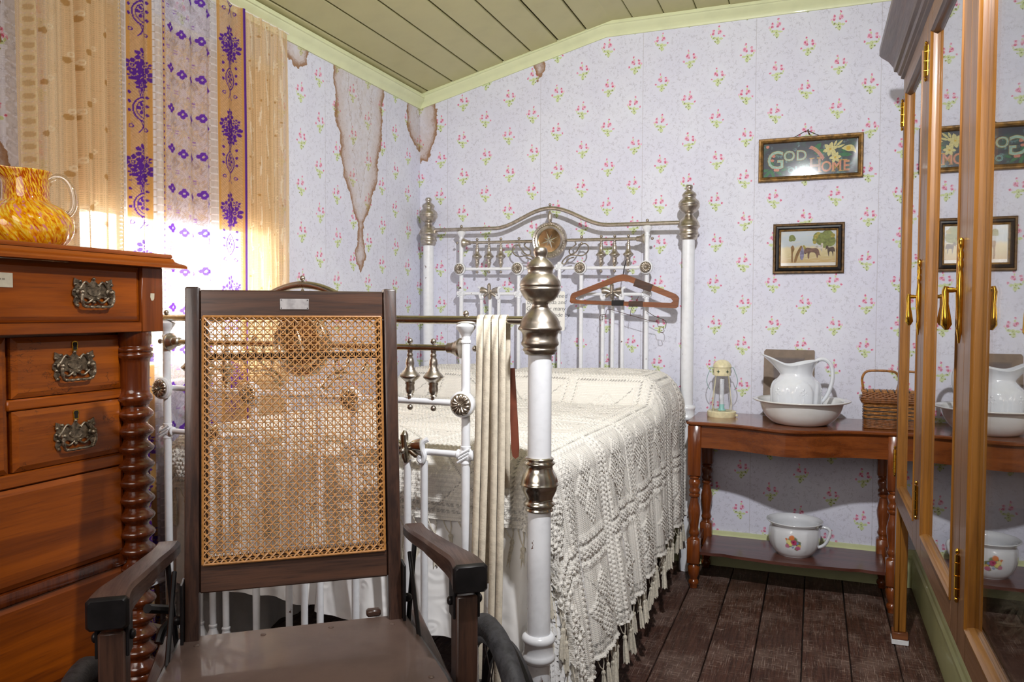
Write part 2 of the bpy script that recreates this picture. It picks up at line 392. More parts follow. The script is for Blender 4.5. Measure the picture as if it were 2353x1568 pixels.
# lace: colour and cover come from the weave stored on the cloth
def lace(name, transl):
    t = NT(name); a = t.n('VertexColor', layer_name='Col'); p = t.obj()
    thread = t.noise(t.map(p, (1, 1, .35)), 420, 2)
    col = t.mix(t.mr(thread, .3, .7, 0, .3), a.outputs[0], t.vm('SCALE', a.outputs[0], scale=.62))
    d = t.n('BsdfDiffuse', {0: col}).outputs[0]; tr = t.n('BsdfTranslucent', {0: col}).outputs[0]
    m = t.n('MixShader', {0: transl, 1: d, 2: tr}).outputs[0]
    f = t.n('MixShader', {0: a.outputs[1], 1: t.n('BsdfTransparent').outputs[0], 2: m})
    t.nt.links.new(f.outputs[0], t.o.inputs[0])
lace('lace_cloth', .42)
t = NT('roller_blind'); d = t.n('BsdfDiffuse', {0: lin(224, 190, 130)}).outputs[0]; tr = t.n('BsdfTranslucent', {0: lin(170, 120, 60)}).outputs[0]
t.nt.links.new(t.n('MixShader', {0: .10, 1: d, 2: tr}).outputs[0], t.o.inputs[0])
# crochet
t = NT('crochet'); a = t.n('VertexColor', layer_name='Col'); uv = t.n('TexCoord').outputs['UV']
s1 = t.n('TexWave', {'Vector': uv, 'Scale': 62., 'Distortion': 1.2, 'Detail': 2., 'Detail Scale': 3.}, bands_direction='X').outputs[1]
s2 = t.n('TexWave', {'Vector': uv, 'Scale': 52., 'Distortion': 1.2, 'Detail': 2., 'Detail Scale': 3.}, bands_direction='Y').outputs[1]
kn = t.ma('MULTIPLY', s1, s2); fz = t.noise(t.map(uv, (1, 1, 1)), 300, 2)
col = t.mix(t.mr(kn, .0, .35, .28, 0), a.outputs[0], t.vm('SCALE', a.outputs[0], scale=.62))
t.bs(col, .9, 0, 0, t.bump(t.ma('ADD', t.ma('MULTIPLY', t.ma('MAXIMUM', s1, s2), .7), t.ma('MULTIPLY', fz, .3)), .35, .003))
sh = t.n('MixShader', {0: a.outputs[1], 1: t.n('BsdfTransparent').outputs[0], 2: t.b.outputs[0]})
t.nt.links.new(sh.outputs[0], t.o.inputs[0])
t = NT('coverlet'); uv = t.n('TexCoord').outputs['UV']
vo = t.n('TexVoronoi', {'Vector': t.vm('ADD', uv, t.vm('SCALE', t.noise(uv, 9, 2, .5, 0, 1), scale=.06)), 'Scale': 15.}, feature='SMOOTH_F1').outputs[0]
scal = t.ma('SINE', t.ma('MULTIPLY', vo, 24.))
t.bs(t.mix(t.mr(t.noise(uv, 12, 3), .3, .8, 0, .3), lin(244, 243, 242), lin(224, 220, 214)), .85, 0, 0, t.bump(scal, .16, .004))
plain('tassel_thread', lin(232, 224, 206), .9, 0, 0, .12, 200, .5)
plain('white_cloth', lin(240, 238, 234), .9, 0, 0, .04, 20, .2)
plain('twine', lin(206, 188, 160), .9, 0, 0, .2, 200, .5)
plain('wicker', lin(172, 112, 46), .45, 0, .2, .25, 90)
plain('wicker_dark', lin(70, 54, 44), .5, 0, .2, .2, 90)
plain('wicker_brown', lin(138, 84, 40), .45, 0, .2, .25, 90)
# spatter glass jug
t = NT('spatter_glass'); p = t.obj(); z = t.n('SeparateXYZ', {0: p})
ang = t.ma('ARCTAN2', z.outputs[1], z.outputs[0])
tw = t.n('CombineXYZ', {0: t.ma('MULTIPLY', ang, 2.2), 1: t.ma('MULTIPLY', z.outputs[2], 22.), 2: t.ma('MULTIPLY', z.outputs[0], 6)}).outputs[0]
tw2 = t.vm('ADD', tw, t.n('CombineXYZ', {0: t.ma('MULTIPLY', z.outputs[2], 14.), 1: 0., 2: 0.}).outputs[0])
f = t.noise(t.map(tw2, (2.2, 1, 1)), 3.2, 3, .6, .4); f2 = t.noise(t.map(tw2, (2, 1, 1), loc=(5, 3, 1)), 2.6, 2)
neck = t.mr(z.outputs[2], .112, .13)
c = t.ramp(f, [(.30, lin(184, 70, 8)), (.44, lin(226, 140, 10)), (.55, lin(240, 186, 24)), (.68, lin(246, 216, 90))])
c = t.mix(t.mr(f2, .60, .68), c, lin(214, 128, 130))
c = t.mix(t.ma('MULTIPLY', t.mr(f, .58, .42), t.ma('MULTIPLY', neck, .75)), c, lin(170, 52, 10))
t.bs(c, .06, 0, .6)
# ================================================================ the room
YF = -4.45; XR = 2.518
def struct(mb, name, mat, org=(0, 0, 0), sharp=.7):
    o = mb.top(name, mat, org, sharp=sharp); o['kind'] = 'structure'; return o
# floor: dark bed with separate boards
flo = struct(MB().box(-.12, 3.0, YF-.1, .1, -.12, -.022), 'floor', 'gap_dark')
fm = MB().box(-.0795, .0795, YF, .0, -.022, 0, .0025).mesh('floor_board')
k = 0
for i in range(-12, 5):
    x = 1.886 + .081 + i*.162
    if x > XR+.02: continue
    o = lk(fm, 'floor_board', 'floor_wood', flo, (x, 0, random.uniform(-.0016, .0)))
# ceiling: sloped strip by the window wall, flat beyond
cei = struct(MB().box(-.12, 1.06, YF-.1, .1, 0, .06, M=T(0, 0, 2.452) @ RY(-math.atan(.245))).box(1.0, 3.0, YF-.1, .1, 2.722, 2.78), 'ceiling', 'gap_dark')
sl = math.atan(.245)
cm = MB().box(-.0735, .0735, YF, .0, 0, .016, .003).mesh('ceiling_board')
for x in np.arange(-.005, 1.06, .15):
    o = lk(cm, 'ceiling_board', 'ceiling_paint', cei, (x, 0, 2.434+.245*x+random.uniform(-.0012, .0012))); o.rotation_euler = (0, -sl, 0)
for x in np.arange(1.127, 2.6, .1555):
    o = lk(cm, 'ceiling_board', 'ceiling_paint', cei, (x, 0, 2.704+random.uniform(-.0012, .0012))); o.scale = (1.036, 1, 1)
# walls
WY0, WY1, WZ0, WZ1 = -2.23, -1.32, 1.0, 2.16
m = MB().box(-.14, 0, YF, WY0, -.02, 2.75).box(-.14, 0, WY1, .12, -.02, 2.75).box(-.14, 0, WY0, WY1, -.02, WZ0).box(-.14, 0, WY0, WY1, WZ1, 2.75)
struct(m, 'wall_left', 'wallpaper_side')
struct(MB().box(-.14, 3.0, 0, .12, -.02, 2.8), 'wall_back', 'wallpaper_end')
CY0, CY1 = -.64, -2.78           # cabinet run along the right wall
m = MB().box(XR, XR+.42, CY0-.02, 0, -.02, 2.8).box(XR, XR+.42, CY1+.0, CY0-.02, -.02, .50).box(XR, XR+.42, CY1, CY0-.02, 2.16, 2.8).box(XR, XR+.42, YF, CY1, -.02, 2.8)
struct(m, 'wall_right', 'wallpaper_plain')
struct(MB().box(-.14, 3.0, YF-.12, YF, -.02, 2.8), 'wall_front', 'wallpaper_plain')
# skirtings
def skirt(name, p, q, nrm, mat='skirting_paint'):
    # profile (depth from wall, z) swept from p to q
    pr = [(0, 0), (.018, 0), (.018, .120), (.014, .128), (.014, .132), (.020, .136), (.020, .150), (.012, .158), (.010, .170), (0, .172)]
    p, q, nrm = Vector(p), Vector(q), Vector(nrm)
    a = [p+nrm*d+Vector((0, 0, z)) for d, z in pr]; b = [q+nrm*d+Vector((0, 0, z)) for d, z in pr]; n = len(pr)
    mb = MB(); mb.add(a+b, [(i, i+1, n+i+1, n+i) for i in range(n-1)]+[tuple(range(n)), tuple(range(n, 2*n))])
    return struct(mb, name, mat, sharp=.5)
skirt('baseboard_back', (0, 0, 0), (XR, 0, 0), (0, -1, 0))
skirt('baseboard_left', (0, 0, 0), (0, YF, 0), (1, 0, 0))
skirt('baseboard_right', (XR, 0, 0), (XR, YF, 0), (-1, 0, 0))
# cornices
def cornice(name, pts, nrm):
    pr = [(0, -.062), (.008, -.062), (.010, -.050), (.022, -.034), (.038, -.022), (.042, -.014), (.048, -.012), (.048, .004), (0, .004)]
    nrm = Vector(nrm); n = len(pr); mb = MB()
    rows = [[Vector(p)+nrm*d+Vector((0, 0, z)) for d, z in pr] for p in pts]
    mb.grid(rows); mb.add(rows[0], [tuple(range(n))]); mb.add(rows[-1], [tuple(range(n))])
    return struct(mb, name, 'cornice_paint', sharp=.5)
cornice('trim_1', [(0, 0, 2.432), (0, YF, 2.432)], (1, 0, 0))
cornice('trim_2', [(0, 0, 2.432), (1.062, 0, 2.70), (XR, 0, 2.704)], (0, -1, 0))
# window: frame, sashes, panes, sill
wn = bpy.data.objects.new('window_1', None); COL.objects.link(wn); wn.location = (0, (WY0+WY1)/2, WZ0); wn['kind'] = 'structure'; ORG[wn.name] = Vector(wn.location)
f = MB()
f.box(-.12, .012, WY0-.06, WY0+.02, WZ0-.02, WZ1+.06, .004).box(-.12, .012, WY1-.02, WY1+.06, WZ0-.02, WZ1+.06, .004).box(-.12, .014, WY0-.06, WY1+.06, WZ1-.02, WZ1+.07, .004)
f.part('window_frame', 'window_paint', wn)
MB().box(-.12, .045, WY0-.08, WY1+.08, WZ0-.035, WZ0+.005, .006).part('window_sill', 'window_paint', wn)
def sash(x, z0, z1):
    s = MB()
    for a, b in ((WY0+.02, WY0+.06), (WY1-.06, WY1-.02)): s.box(x-.016, x+.016, a, b, z0, z1, .003)
    s.box(x-.016, x+.016, WY0+.06, WY1-.06, z0, z0+.05, .003).box(x-.016, x+.016, WY0+.06, WY1-.06, z1-.04, z1, .003)
    s.box(x-.012, x+.012, (WY0+WY1)/2-.012, (WY0+WY1)/2+.012, z0+.05, z1-.04)
    o = s.part('sash', 'window_paint', wn)
    for a, b in ((WY0+.06, (WY0+WY1)/2-.012), ((WY0+WY1)/2+.012, WY1-.06)): MB().box(x-.002, x+.002, a, b, z0+.05, z1-.04).part('pane', 'pane_glass', o)
sash(-.06, WZ0+.005, 1.60); sash(-.095, 1.56, WZ1-.02)
# roller blind pulled half way down
rb = thing('roller_blind', 'yellowed roller blind pulled half down behind the lace curtains', 'blind', (.02, (WY0+WY1)/2, 2.2))
MB().box(.014, .0155, WY0-.02, WY1+.02, 1.55, 2.20).part('blind_cloth', 'roller_blind', rb)
MB().tube([(.02, WY0-.03, 2.205), (.02, WY1+.03, 2.205)], .016, 12).part('roller', 'window_paint', rb)
MB().box(.010, .020, WY0-.02, WY1+.02, 1.545, 1.562, .002).part('hem_bar', 'window_paint', rb)

# ================================================================ lace curtains
def folds(s, seed, amp, n):
    r = np.random.RandomState(seed); y = np.zeros_like(s)
    for k in range(1, 4): y += amp/k*np.sin(2*PI*(s*n*(.7+.5*k)+r.rand()))
    return y
def flower(u, v, cu, cv, r, n=4, rot=0):
    du, dv = u-cu, v-cv; d = np.hypot(du, dv); a = np.arctan2(dv, du)+rot
    pr = r*(.62+.38*np.abs(np.cos(a*n/2)))
    return (d < pr) & (d > r*.2)
def petals(u, v, cu, cv, r, n=7, rot=0):
    out = np.zeros_like(u, bool)
    for k in range(n):
        a = rot+2*PI*k/n; x, y = cu+.68*r*math.cos(a), cv+.68*r*math.sin(a)
        out |= (((u-x)*math.cos(a)+(v-y)*math.sin(a))**2/(.34*r)**2+(-(u-x)*math.sin(a)+(v-y)*math.cos(a))**2/(.26*r)**2) < 1
    d = np.hypot(u-cu, v-cv); out |= (d < .27*r) & (d > .1*r)
    return out
def curtain(name, label, y0, y1, z0, z1, x, amp, nf, seed, pattern, res=.003, group='lace curtains at the window'):
    nu = int((y1-y0)*1.25/res); nv = int((z1-z0)/res)
    s = np.linspace(0, 1, nu); z = np.linspace(z0, z1, nv); SS, ZZ = np.meshgrid(s, z)
    fa = folds(s, seed, amp, nf); fb = folds(s, seed+9, amp*.6, nf)
    tz = (ZZ-z0)/(z1-z0)
    X = x + fa[None, :]*(1-.35*tz) + fb[None, :]*np.sin(3*tz)
    Y = y0+(y1-y0)*SS + .012*np.sin(5*tz+SS*9)*(1-tz)
    P = np.stack([X, Y, ZZ], -1)
    rgb, al = pattern(SS*(y1-y0)*1.0+y0, ZZ)
    col = np.concatenate([rgb, al[..., None]], -1)
    me = np_mesh(name, P - np.array([x, (y0+y1)/2, z0]), col=col)
    o = lk(me, name, 'lace_cloth', None, (x, (y0+y1)/2, z0))
    return tag(o, label, 'curtain', group)
def L3(*c): return np.array(lin(*c)[:3])
VI, TAN, WH, OR_, LIL, BE = L3(92, 44, 150), L3(212, 172, 128), L3(226, 222, 224), L3(210, 160, 92), L3(206, 196, 210), L3(230, 200, 158)
rs = np.random.RandomState(3)
def purple(u, v):
    rgb = np.empty(u.shape+(3,)); rgb[:] = LIL; al = np.full(u.shape, .62)
    net = ((np.floor(u/.0032)+np.floor(v/.0036)) % 2 < 1)
    al = np.where(net, .64, .44)
    # blotchy white lace ground in the centre
    g = np.sin(u*330+np.sin(v*140)*1.6)*np.sin(v*210+np.sin(u*170)*1.8)+.6*np.sin(u*120+v*40)*np.sin(v*75-u*50)
    al = np.clip(al+.18*np.clip(g*2, -1, 1), .3, .85)
    def band(a, b, c, alpha):
        m = (u >= a) & (u < b); rgb[m] = c; al[m] = alpha
    for a, b in ((-2.125, -2.07), (-1.972, -1.936), (-1.712, -1.676)):
        m = (u >= a) & (u < b); rgb[m] = WH; al[m] = .6
        chk = m & ((np.mod(v, .024) < .004) | (np.mod(u-a, b-a) < .004) | (np.mod(u-a, b-a) > (b-a)-.004)); al[chk] = .97
        eye = m & (np.mod(v, .024) < .003) & (np.abs(u-a-.003) < .003); al[eye] = .2
    for a, b in ((-2.07, -1.972), (-1.676, -1.55)):
        band(a, b, TAN, .6); m = (u >= a) & (u < b)
        dg = m & (np.mod(u+v, .010) < .004); al[dg] = .9
        for q in (a, b-.012): band(q, q+.012, OR_, .9)
        c = (a+b)/2-.002; ph = np.mod(v+(.03 if a < -2 else .12), .30)
        pm = np.zeros_like(u, bool)
        for (dx, y, r, nn) in ((.0, .272, .026, 7), (-.030, .238, .023, 7), (.030, .222, .026, 7), (.004, .236, .024, 8), (-.014, .205, .022, 6), (.018, .193, .022, 7), (0, .212, .022, 7), (-.03, .205, .014, 6), (.036, .255, .014, 6), (-.008, .18, .018, 6)): pm |= petals(u, ph, c+dx, y, r, nn, dx*40)
        pm |= (np.abs(u-c) < .022-.18*(.2-ph)) & (ph < .2) & (ph > .14) & (np.mod(u*260+ph*90, 2) < 1.25)
        dd = np.hypot((u-c)/.031, (ph-.105)/.04)
        pm |= ((dd < 1) & (dd > .86)) | ((dd < .72) & (dd > .62)) | petals(u, ph, c, .108, .021, 6)
        d2 = np.abs(np.abs(u-c)-(.012+.01*np.sin(ph*90))); pm |= (d2 < .0026) & (ph < .075) & (ph > .03)
        pm |= (np.hypot(np.abs(u-c)-.034, ph-.05) < .007) & (np.hypot(np.abs(u-c)-.034, ph-.05) > .004)
        pm |= (np.hypot(np.abs(u-c)-.038, np.mod(ph, .028)-.014) < .005) & (ph > .09) & (ph < .18)
        pm &= m; rgb[pm] = VI; al[pm] = .97
    m = (u >= -1.936) & (u < -1.921); rgb[m] = TAN; al[m] = .8
    m2 = m & (np.hypot(u+1.929, np.mod(v, .02)-.01) < .004); rgb[m2] = VI; al[m2] = .95
    fm = np.zeros_like(u, bool)
    for i, cu in enumerate((-1.897, -1.852, -1.806, -1.762, -1.728)):
        off = (0, .012, .016, .006, .03)[i]
        fm |= flower(u, np.mod(v+off, .132), cu, .066, .0165, 4, 0)
    faint = np.zeros_like(u, bool)
    for i, cu in enumerate((-1.91, -1.872, -1.83, -1.785)): faint |= flower(u, np.mod(v+.066+.01*i, .132), cu, .066, .009, 4, .78)
    ctr = (u > -1.921) & (u < -1.712)
    faint &= ctr & (np.mod(u*900+v*500, 2) < 1); rgb[faint] = L3(150, 110, 180); al[faint] = .9
    fm &= ctr; rgb[fm] = L3(104, 52, 172); al[fm] = .97
    e = u > -1.556; rgb[e] = VI; al[e] = .97
    return rgb, al
def beige_net(seed, spots):
    def f(u, v):
        rgb = np.empty(u.shape+(3,)); rgb[:] = BE
        st = .5+.5*np.sin(u*130+np.sin(v*3)*.8+seed); st2 = np.sin(u*410+seed)
        net = (np.mod(u, .0062) < .0031) | (np.mod(v, .0062) < .0031)
        al = np.where(net, .80, .50)+.10*st
        rgb *= (1+.06*st2)[..., None]
        for (cu, p, o, r) in spots:
            d = np.hypot(u-cu-.006*np.sin(v*40), np.mod(v+o, p)-p/2)
            m = d < r*.95; rgb[m] = L3(186, 146, 92); al[m] = .93
            m = (np.abs(np.hypot(u-cu-.012, np.mod(v+o, p)-p/2-.016)-.006) < .0022); rgb[m] = L3(232, 212, 176); al[m] = .97
        return rgb, np.clip(al, 0, .97)
    return f
bl = beige_net(1., [(-2.36, .14, .02, .009), (-2.30, .16, .05, .010), (-2.26, .14, .09, .010), (-2.21, .15, .03, .010), (-2.17, .14, .11, .009)])
def beige_left(u, v):
    rgb, al = bl(u, v)
    e = u > -2.133; rgb[e] = L3(218, 192, 150); al[e] = np.where(np.hypot(u[e]+2.125, np.mod(v[e], .012)-.006) < .003, .3, .95)
    e = (u < -2.395) & (u > -2.425); d = np.hypot(u+2.41, np.mod(v, .034)-.017)
    rr = e & (np.abs(d-.012) < .0035); al[rr] = .97; rgb[rr] = L3(226, 202, 158)
    ee = e & (d < .008); rgb[ee] = L3(206, 172, 118); al[ee] = .9
    return rgb, al
br = beige_net(4., [(-1.50, .09, .02, .004), (-1.45, .12, .05, .005), (-1.40, .10, .01, .004), (-1.36, .13, .08, .005), (-1.31, .11, .04, .004)])
def beige_right(u, v):
    rgb, al = br(u, v)
    ln = (np.abs(np.mod(u+.004*np.sin(v*30), .046)-.02) < .0028) & (np.sin(v*33+u*200) > .1); rgb[ln] = L3(236, 220, 192); al[ln] = .97
    e = u > -1.282; al[e] = .9
    return rgb, al
curtain('lace_curtain', 'beige net lace curtain with raised spots beside the dresser', -2.45, -2.115, .12, 2.36, .085, .012, 5, 2, beige_left)
curtain('lace_curtain', 'white lace curtain with purple flower bands at the window centre', -2.125, -1.545, .12, 2.36, .075, .011, 5, 5, purple, .0028)
curtain('lace_curtain', 'beige net lace curtain with white sprigs nearest the stained wall', -1.56, -1.27, .12, 2.36, .07, .011, 5, 8, beige_right)
tag(MB().tube([(.066, -2.46, 2.364), (.066, -1.26, 2.364)], .0035, 8).top('curtain_rod', 'window_paint', (.066, -1.86, 2.364)), 'thin pale curtain rod just under the ceiling trim', 'rod')
# ================================================================ iron bed
BED0 = Vector((.803, -.115, 0)); BTH = math.radians(-1.6)
bed = thing('iron_bed', 'white enamelled iron double bed with nickel finials and rosettes', 'bed', BED0, BTH, local=True)
HW = .703
FIN = [(0, 0), (33, 3), (44, 12), (49, 28), (50, 42), (44, 56), (40, 70), (42, 82), (55, 92), (76, 112), (90, 132), (97, 148), (97, 154), (90, 160), (86, 180), (88, 196), (98, 206), (120, 226), (136, 250), (142, 276), (143, 284), (137, 290), (137, 300), (143, 304), (143, 312), (132, 335), (118, 362), (98, 388), (72, 404), (58, 412), (54, 424), (58, 440), (74, 462), (100, 490), (122, 520), (136, 550), (140, 575), (150, 588), (153, 598), (150, 606), (132, 616), (122, 640), (119, 664), (125, 686), (131, 700), (129, 716), (118, 728), (113, 738), (119, 746), (120, 756), (108, 768), (104, 784), (86, 790), (0, 790)]
fin_me = MB().lathe([(max(r, 0)*.000352, -y*.000331) for r, y in FIN], n=32).mesh('finial', sharp=1.2)
MID = [(0, 0), (85, 0), (98, 8), (100, 14), (94, 20), (95, 28), (106, 38), (108, 46), (98, 56), (91, 68), (92, 82), (104, 106), (117, 132), (126, 164), (128, 186), (133, 190), (133, 196), (127, 202), (120, 230), (108, 262), (95, 288), (90, 306), (96, 318), (106, 330), (107, 340), (98, 350), (90, 358), (90, 366), (97, 372), (97, 380), (84, 388), (0, 388)]
mid_me = MB().lathe([(r*.000357, -y*.000345) for r, y in MID], n=28).mesh('mid_knob', sharp=1.2)
COLL = [(0, .0), (.033, 0), (.040, -.006), (.042, -.014), (.039, -.020), (.037, -.024), (.037, -.045), (.039, -.050), (.042, -.056), (.041, -.064), (.033, -.072), (0, -.072)]
col_me = MB().lathe(COLL, n=28).mesh('collar', sharp=1.0)
SPN = [(0, 0), (.008, 0), (.008, .006), (.0065, .008), (.0095, .012), (.0095, .016), (.0075, .019), (.012, .026), (.0135, .036), (.012, .046), (.0155, .049), (.0155, .052), (.020, .058), (.026, .063), (.031, .068), (.031, .071), (.024, .077), (.017, .082), (.014, .085), (.0155, .088), (.013, .092), (.0145, .102), (.013, .112), (.009, .116), (.0115, .119), (.008, .123), (.0085, .13), (0, .13)]
spn_me = MB().lathe([(r*.86, z-.065) for r, z in [(a, .13-b) for a, b in SPN]], n=18).mesh('spindle', sharp=1.2)
# rosette: fluted disc facing the room (axis -y)
rm = MB(); rows = []
for (r, h) in ((.0001, .012), (.006, .0115), (.0062, .006), (.010, .008), (.018, .0105), (.024, .009), (.0275, .003), (.0275, 0)):
    row = []
    for i in range(56):
        a = 2*PI*i/56; flu = (abs(math.sin(a*7)))**.5 if .008 < r < .0272 else 1
        row.append((r*math.cos(a), -(h*(.35+.65*flu)), r*math.sin(a)))
    rows.append(row)
rm.grid(rows, closed_u=True); ros_me = rm.mesh('rosette', sharp=1.3)
cup_me = MB().lathe([(.0, 0), (.030, 0), (.033, .004), (.033, .016), (.029, .020), (0, .020)], n=30, M=RX(PI/2)).mesh('rosette_cup')
ball_me = MB().ell((0, 0, 0), (.0078, .0078, .0078)).mesh('ball')
knot = MB().ell((0, 0, 0), (.021, .014, .021), 18, 12)
for a in (-.5, 0, .5): knot.tube([(.022*math.sin(t*1.2-.6)+.006*a, -.012-.004*math.cos(t*2), .02*a+.016*(t-.5)) for t in np.linspace(0, 1, 9)], .0032, 6)
for a in (0, PI/2, PI, -PI/2): knot.lathe([(.010, .010), (.0135, .018), (.0135, .022), (.009, .025)], n=12, M=RY(a))
knot_me = knot.mesh('knot')
cap_me = MB().lathe([(.009, -.052), (.013, -.050), (.013, -.044), (.010, -.040), (.011, -.034), (.017, -.024), (.024, -.014), (.026, -.008), (.022, -.004), (.012, 0)], n=20).mesh('column_cap')
bell_me = MB().lathe([(.0095, .04), (.0125, .037), (.0125, .032), (.010, .029), (.012, .022), (.018, .008), (.022, 0), (.0, 0)], n=18).mesh('baluster_foot')
socket_me = MB().lathe([(.008, .0), (.013, .004), (.013, .014), (.015, .017), (.015, .022), (.019, .026), (.022, .034), (.026, .038), (.026, .044), (.012, .047), (0, .047)], n=22, M=RY(PI/2)).mesh('bar_socket')
def kid(me, mat, loc, rot=None, name=None):
    o = lk(me, name or me.name.split('.')[0], mat, bed, loc)
    if rot: o.rotation_euler = rot
    return o
def bed_end(y, zr, zb, head):
    D = -.010*(1 if head else 0)                      # the head end has settled a little to one side
    def Z(x, z): return zr+z+D*x
    for s in (-1, 1):
        x = s*HW if (s > 0 or head) else -.675; zt = Z(x, -.083)
        p = MB().lathe([(.0, .0), (.029, 0), (.029, zt), (0, zt)], x, y, 0, 28).part('post', 'white_enamel', bed)
        kid(fin_me, 'nickel' if not head else 'nickel_dull', (x, y, Z(x, .178)))
        if not head: kid(mid_me, 'nickel', (x, y, .888))
        kid(col_me, 'white_enamel', (x, y, .80 if head else .452))
    # top rail with the raised centre
    pts = []
    for x in np.linspace(-.66, HW-.02, 61):
        t = min(1, abs(x)/.31); pts.append((x, y, Z(x, .094*(.5+.5*math.cos(PI*t)))))
    MB().tube(pts, .0105, 12).part('top_rail', 'nickel' if not head else 'nickel_dull', bed)
    nk = 'nickel' if not head else 'nickel_dull'
    kid(ball_me, nk, (0, y, Z(0, .094)+.018))
    MB().lathe([(.003, 0), (.006, -.006), (.011, -.016), (.013, -.028), (.012, -.034), (.013, -.040), (.011, -.050), (.007, -.062), (.003, -.07)], 0, y, Z(0, .082), 14).part('pendant', nk, bed)
    # medallion
    md = MB()
    for a in range(1): pass
    M = T(0, y-.004, Z(0, -.070)) @ RX(PI/2)
    md.lathe([(.060, -.012), (.090, -.012), (.094, -.004), (.094, .004), (.088, .012), (.080, .009), (.073, .014), (.066, .012), (.060, .006), (.060, -.012)], n=44, M=M)
    for i in range(40):
        a = 2*PI*i/40; md.ell((.0815*math.cos(a), .0815*math.sin(a), .010), (.0032, .0032, .0028), 6, 4, M)
    mo = md.part('medallion', nk, bed)
    MB().lathe([(.0, -.010), (.061, -.010), (.061, .001), (0, .003)], n=36, M=M).part('medallion_plate', 'medal_gold', mo)
    st = MB()
    for i in range(8):
        a = PI/4*i+.35; L = .034 if i % 2 else .05
        st.add([(L*math.cos(a), L*math.sin(a), .004), (.007*math.cos(a+1), .007*math.sin(a+1), .004), (.0, .0, .008), (.007*math.cos(a-1), .007*math.sin(a-1), .004)], [(0, 1, 2), (0, 2, 3)], M)
    st.part('medallion_star', 'nickel', mo)
    # second bar
    for s in (-1, 1):
        MB().tube([(s*.09, y, Z(0, -.072)), (s*.475, y, Z(s*.475, -.072))], .0085, 10).part('cross_bar', nk, bed)
        o = kid(socket_me, nk, (s*.448, y, Z(s*.45, -.072))); o.rotation_euler = (0, 0, 0 if s > 0 else PI)
        kid(ball_me, nk, (s*.528, y, Z(s*.5, -.072))); kid(ball_me, nk, (s*.17, y, Z(s*.17, -.056))); kid(ball_me, nk, (s*.17, y, Z(s*.17, -.09)))
        kid(ball_me, nk, (s*.503, y, Z(s*.503, .016)))
        for x in (.272, .341, .41):
            kid(spn_me, nk, (s*x, y, Z(s*x, -.143)))
            kid(ball_me, nk, (s*x, y, Z(s*x, -.056))); kid(ball_me, nk, (s*x, y, Z(s*x, -.229)))
        # iron scroll under the second bar
        sc = [(.17, -.095), (.142, -.097), (.122, -.115), (.125, -.14), (.15, -.152), (.185, -.14), (.205, -.12)] if False else None
        S1 = [(.135, -.080), (.14, -.092), (.128, -.104), (.108, -.118), (.106, -.136), (.12, -.142), (.14, -.132), (.155, -.112), (.17, -.094), (.19, -.090), (.205, -.104), (.205, -.124), (.19, -.142), (.168, -.150), (.13, -.146), (.10, -.150), (.075, -.170), (.066, -.186)]
        S2 = [(.066, -.186), (.076, -.192), (.09, -.182), (.105, -.165), (.13, -.158)]
        for sp in (S1, S2):
            q = MB().tube([(s*a, y, Z(s*a, b)) for a, b in smooth(sp, 5)], .0035, 6, flat=1.6); q.part('scroll', nk, bed)
        kid(ball_me, nk, (s*.056, y, Z(s*.056, -.187)))
    # white bars, columns, balusters
    we = 'white_enamel'
    for a, b in ((-.503, -.17), (-.17, .17), (.17, .503)):
        MB().tube([(a, y, Z(a, -.212)), (b, y, Z(b, -.212))], .0085, 10).part('white_bar', we, bed)
    for s in (-1, 1):
        MB().tube([(s*.503, y, Z(s*.503, -.343)), (s*.17, y, Z(s*.17, -.343))], .0085, 10).part('white_bar', we, bed)
        for x in (s*.503, s*.17):
            kid(cup_me, we, (x, y-.008, Z(x, -.212))); r = kid(ros_me, nk, (x, y-.028, Z(x, -.212)))
            kid(ball_me, nk, (x, y-.042, Z(x, -.212))).scale = (.55, .55, .55)
            kid(knot_me, we, (x, y, Z(x, -.343)))
        x = s*.503
        MB().tube([(x, y, zb), (x, y, Z(x, -.01))], .0115, 12).part('column', we, bed)
        kid(cap_me, we, (x, y, Z(x, -.008)))
        MB().tube([(s*.17, y, zb), (s*.17, y, Z(s*.17, -.212))], .0105, 12).part('baluster', we, bed)
        # bow bracket with a drop
        c = (s*.333, y, Z(s*.333, -.335))
        br = MB()
        for q in (-1, 1):
            br.tube([(c[0]+q*.006, y-.006, c[2]), (c[0]+q*.026, y-.010, c[2]+.008), (c[0]+q*.046, y-.006, c[2]+.010)], [.008, .014, .019], 12)
            br.tube([(c[0]+q*.010, y-.006, c[2]-.004), (c[0]+q*.03, y-.006, c[2]-.018), (c[0]+q*.046, y-.004, c[2]-.022)], [.009, .009, .004], 10)
        br.tube([(c[0], y-.014, c[2]+.046), (c[0], y-.016, c[2]+.036), (c[0], y-.014, c[2]+.01), (c[0], y-.010, c[2]-.022), (c[0], y-.006, c[2]-.036)], [.004, .011, .010, .012, .009], 12)
        o = br.part('bow_bracket', 'nickel' if not head else 'nickel_dull', bed)
        kid(ball_me, nk, (c[0], y-.026, c[2]-.006))
        for q in (-1, 1):
            MB().tube(smooth([(c[0]+q*.064, y-.006, c[2]+.026), (c[0]+q*.052, y-.010, c[2]+.018), (c[0]+q*.050, y-.010, c[2]), (c[0]+q*.056, y-.010, c[2]-.018), (c[0]+q*.050, y-.010, c[2]-.034), (c[0]+q*.040, y-.010, c[2]-.028), (c[0]+q*.044, y-.010, c[2]-.018)], 4), .007, 8).part('bracket_scroll', we, bed)
        for dx in (-.050, 0, .050):
            xx = s*.333+dx; MB().tube([(xx, y, zb), (xx, y, Z(xx, -.368))], .0098, 12).part('baluster', we, bed); kid(bell_me, we, (xx, y, zb))
        kid(bell_me, we, (s*.17, y, zb)); kid(bell_me, we, (s*.503, y, zb))
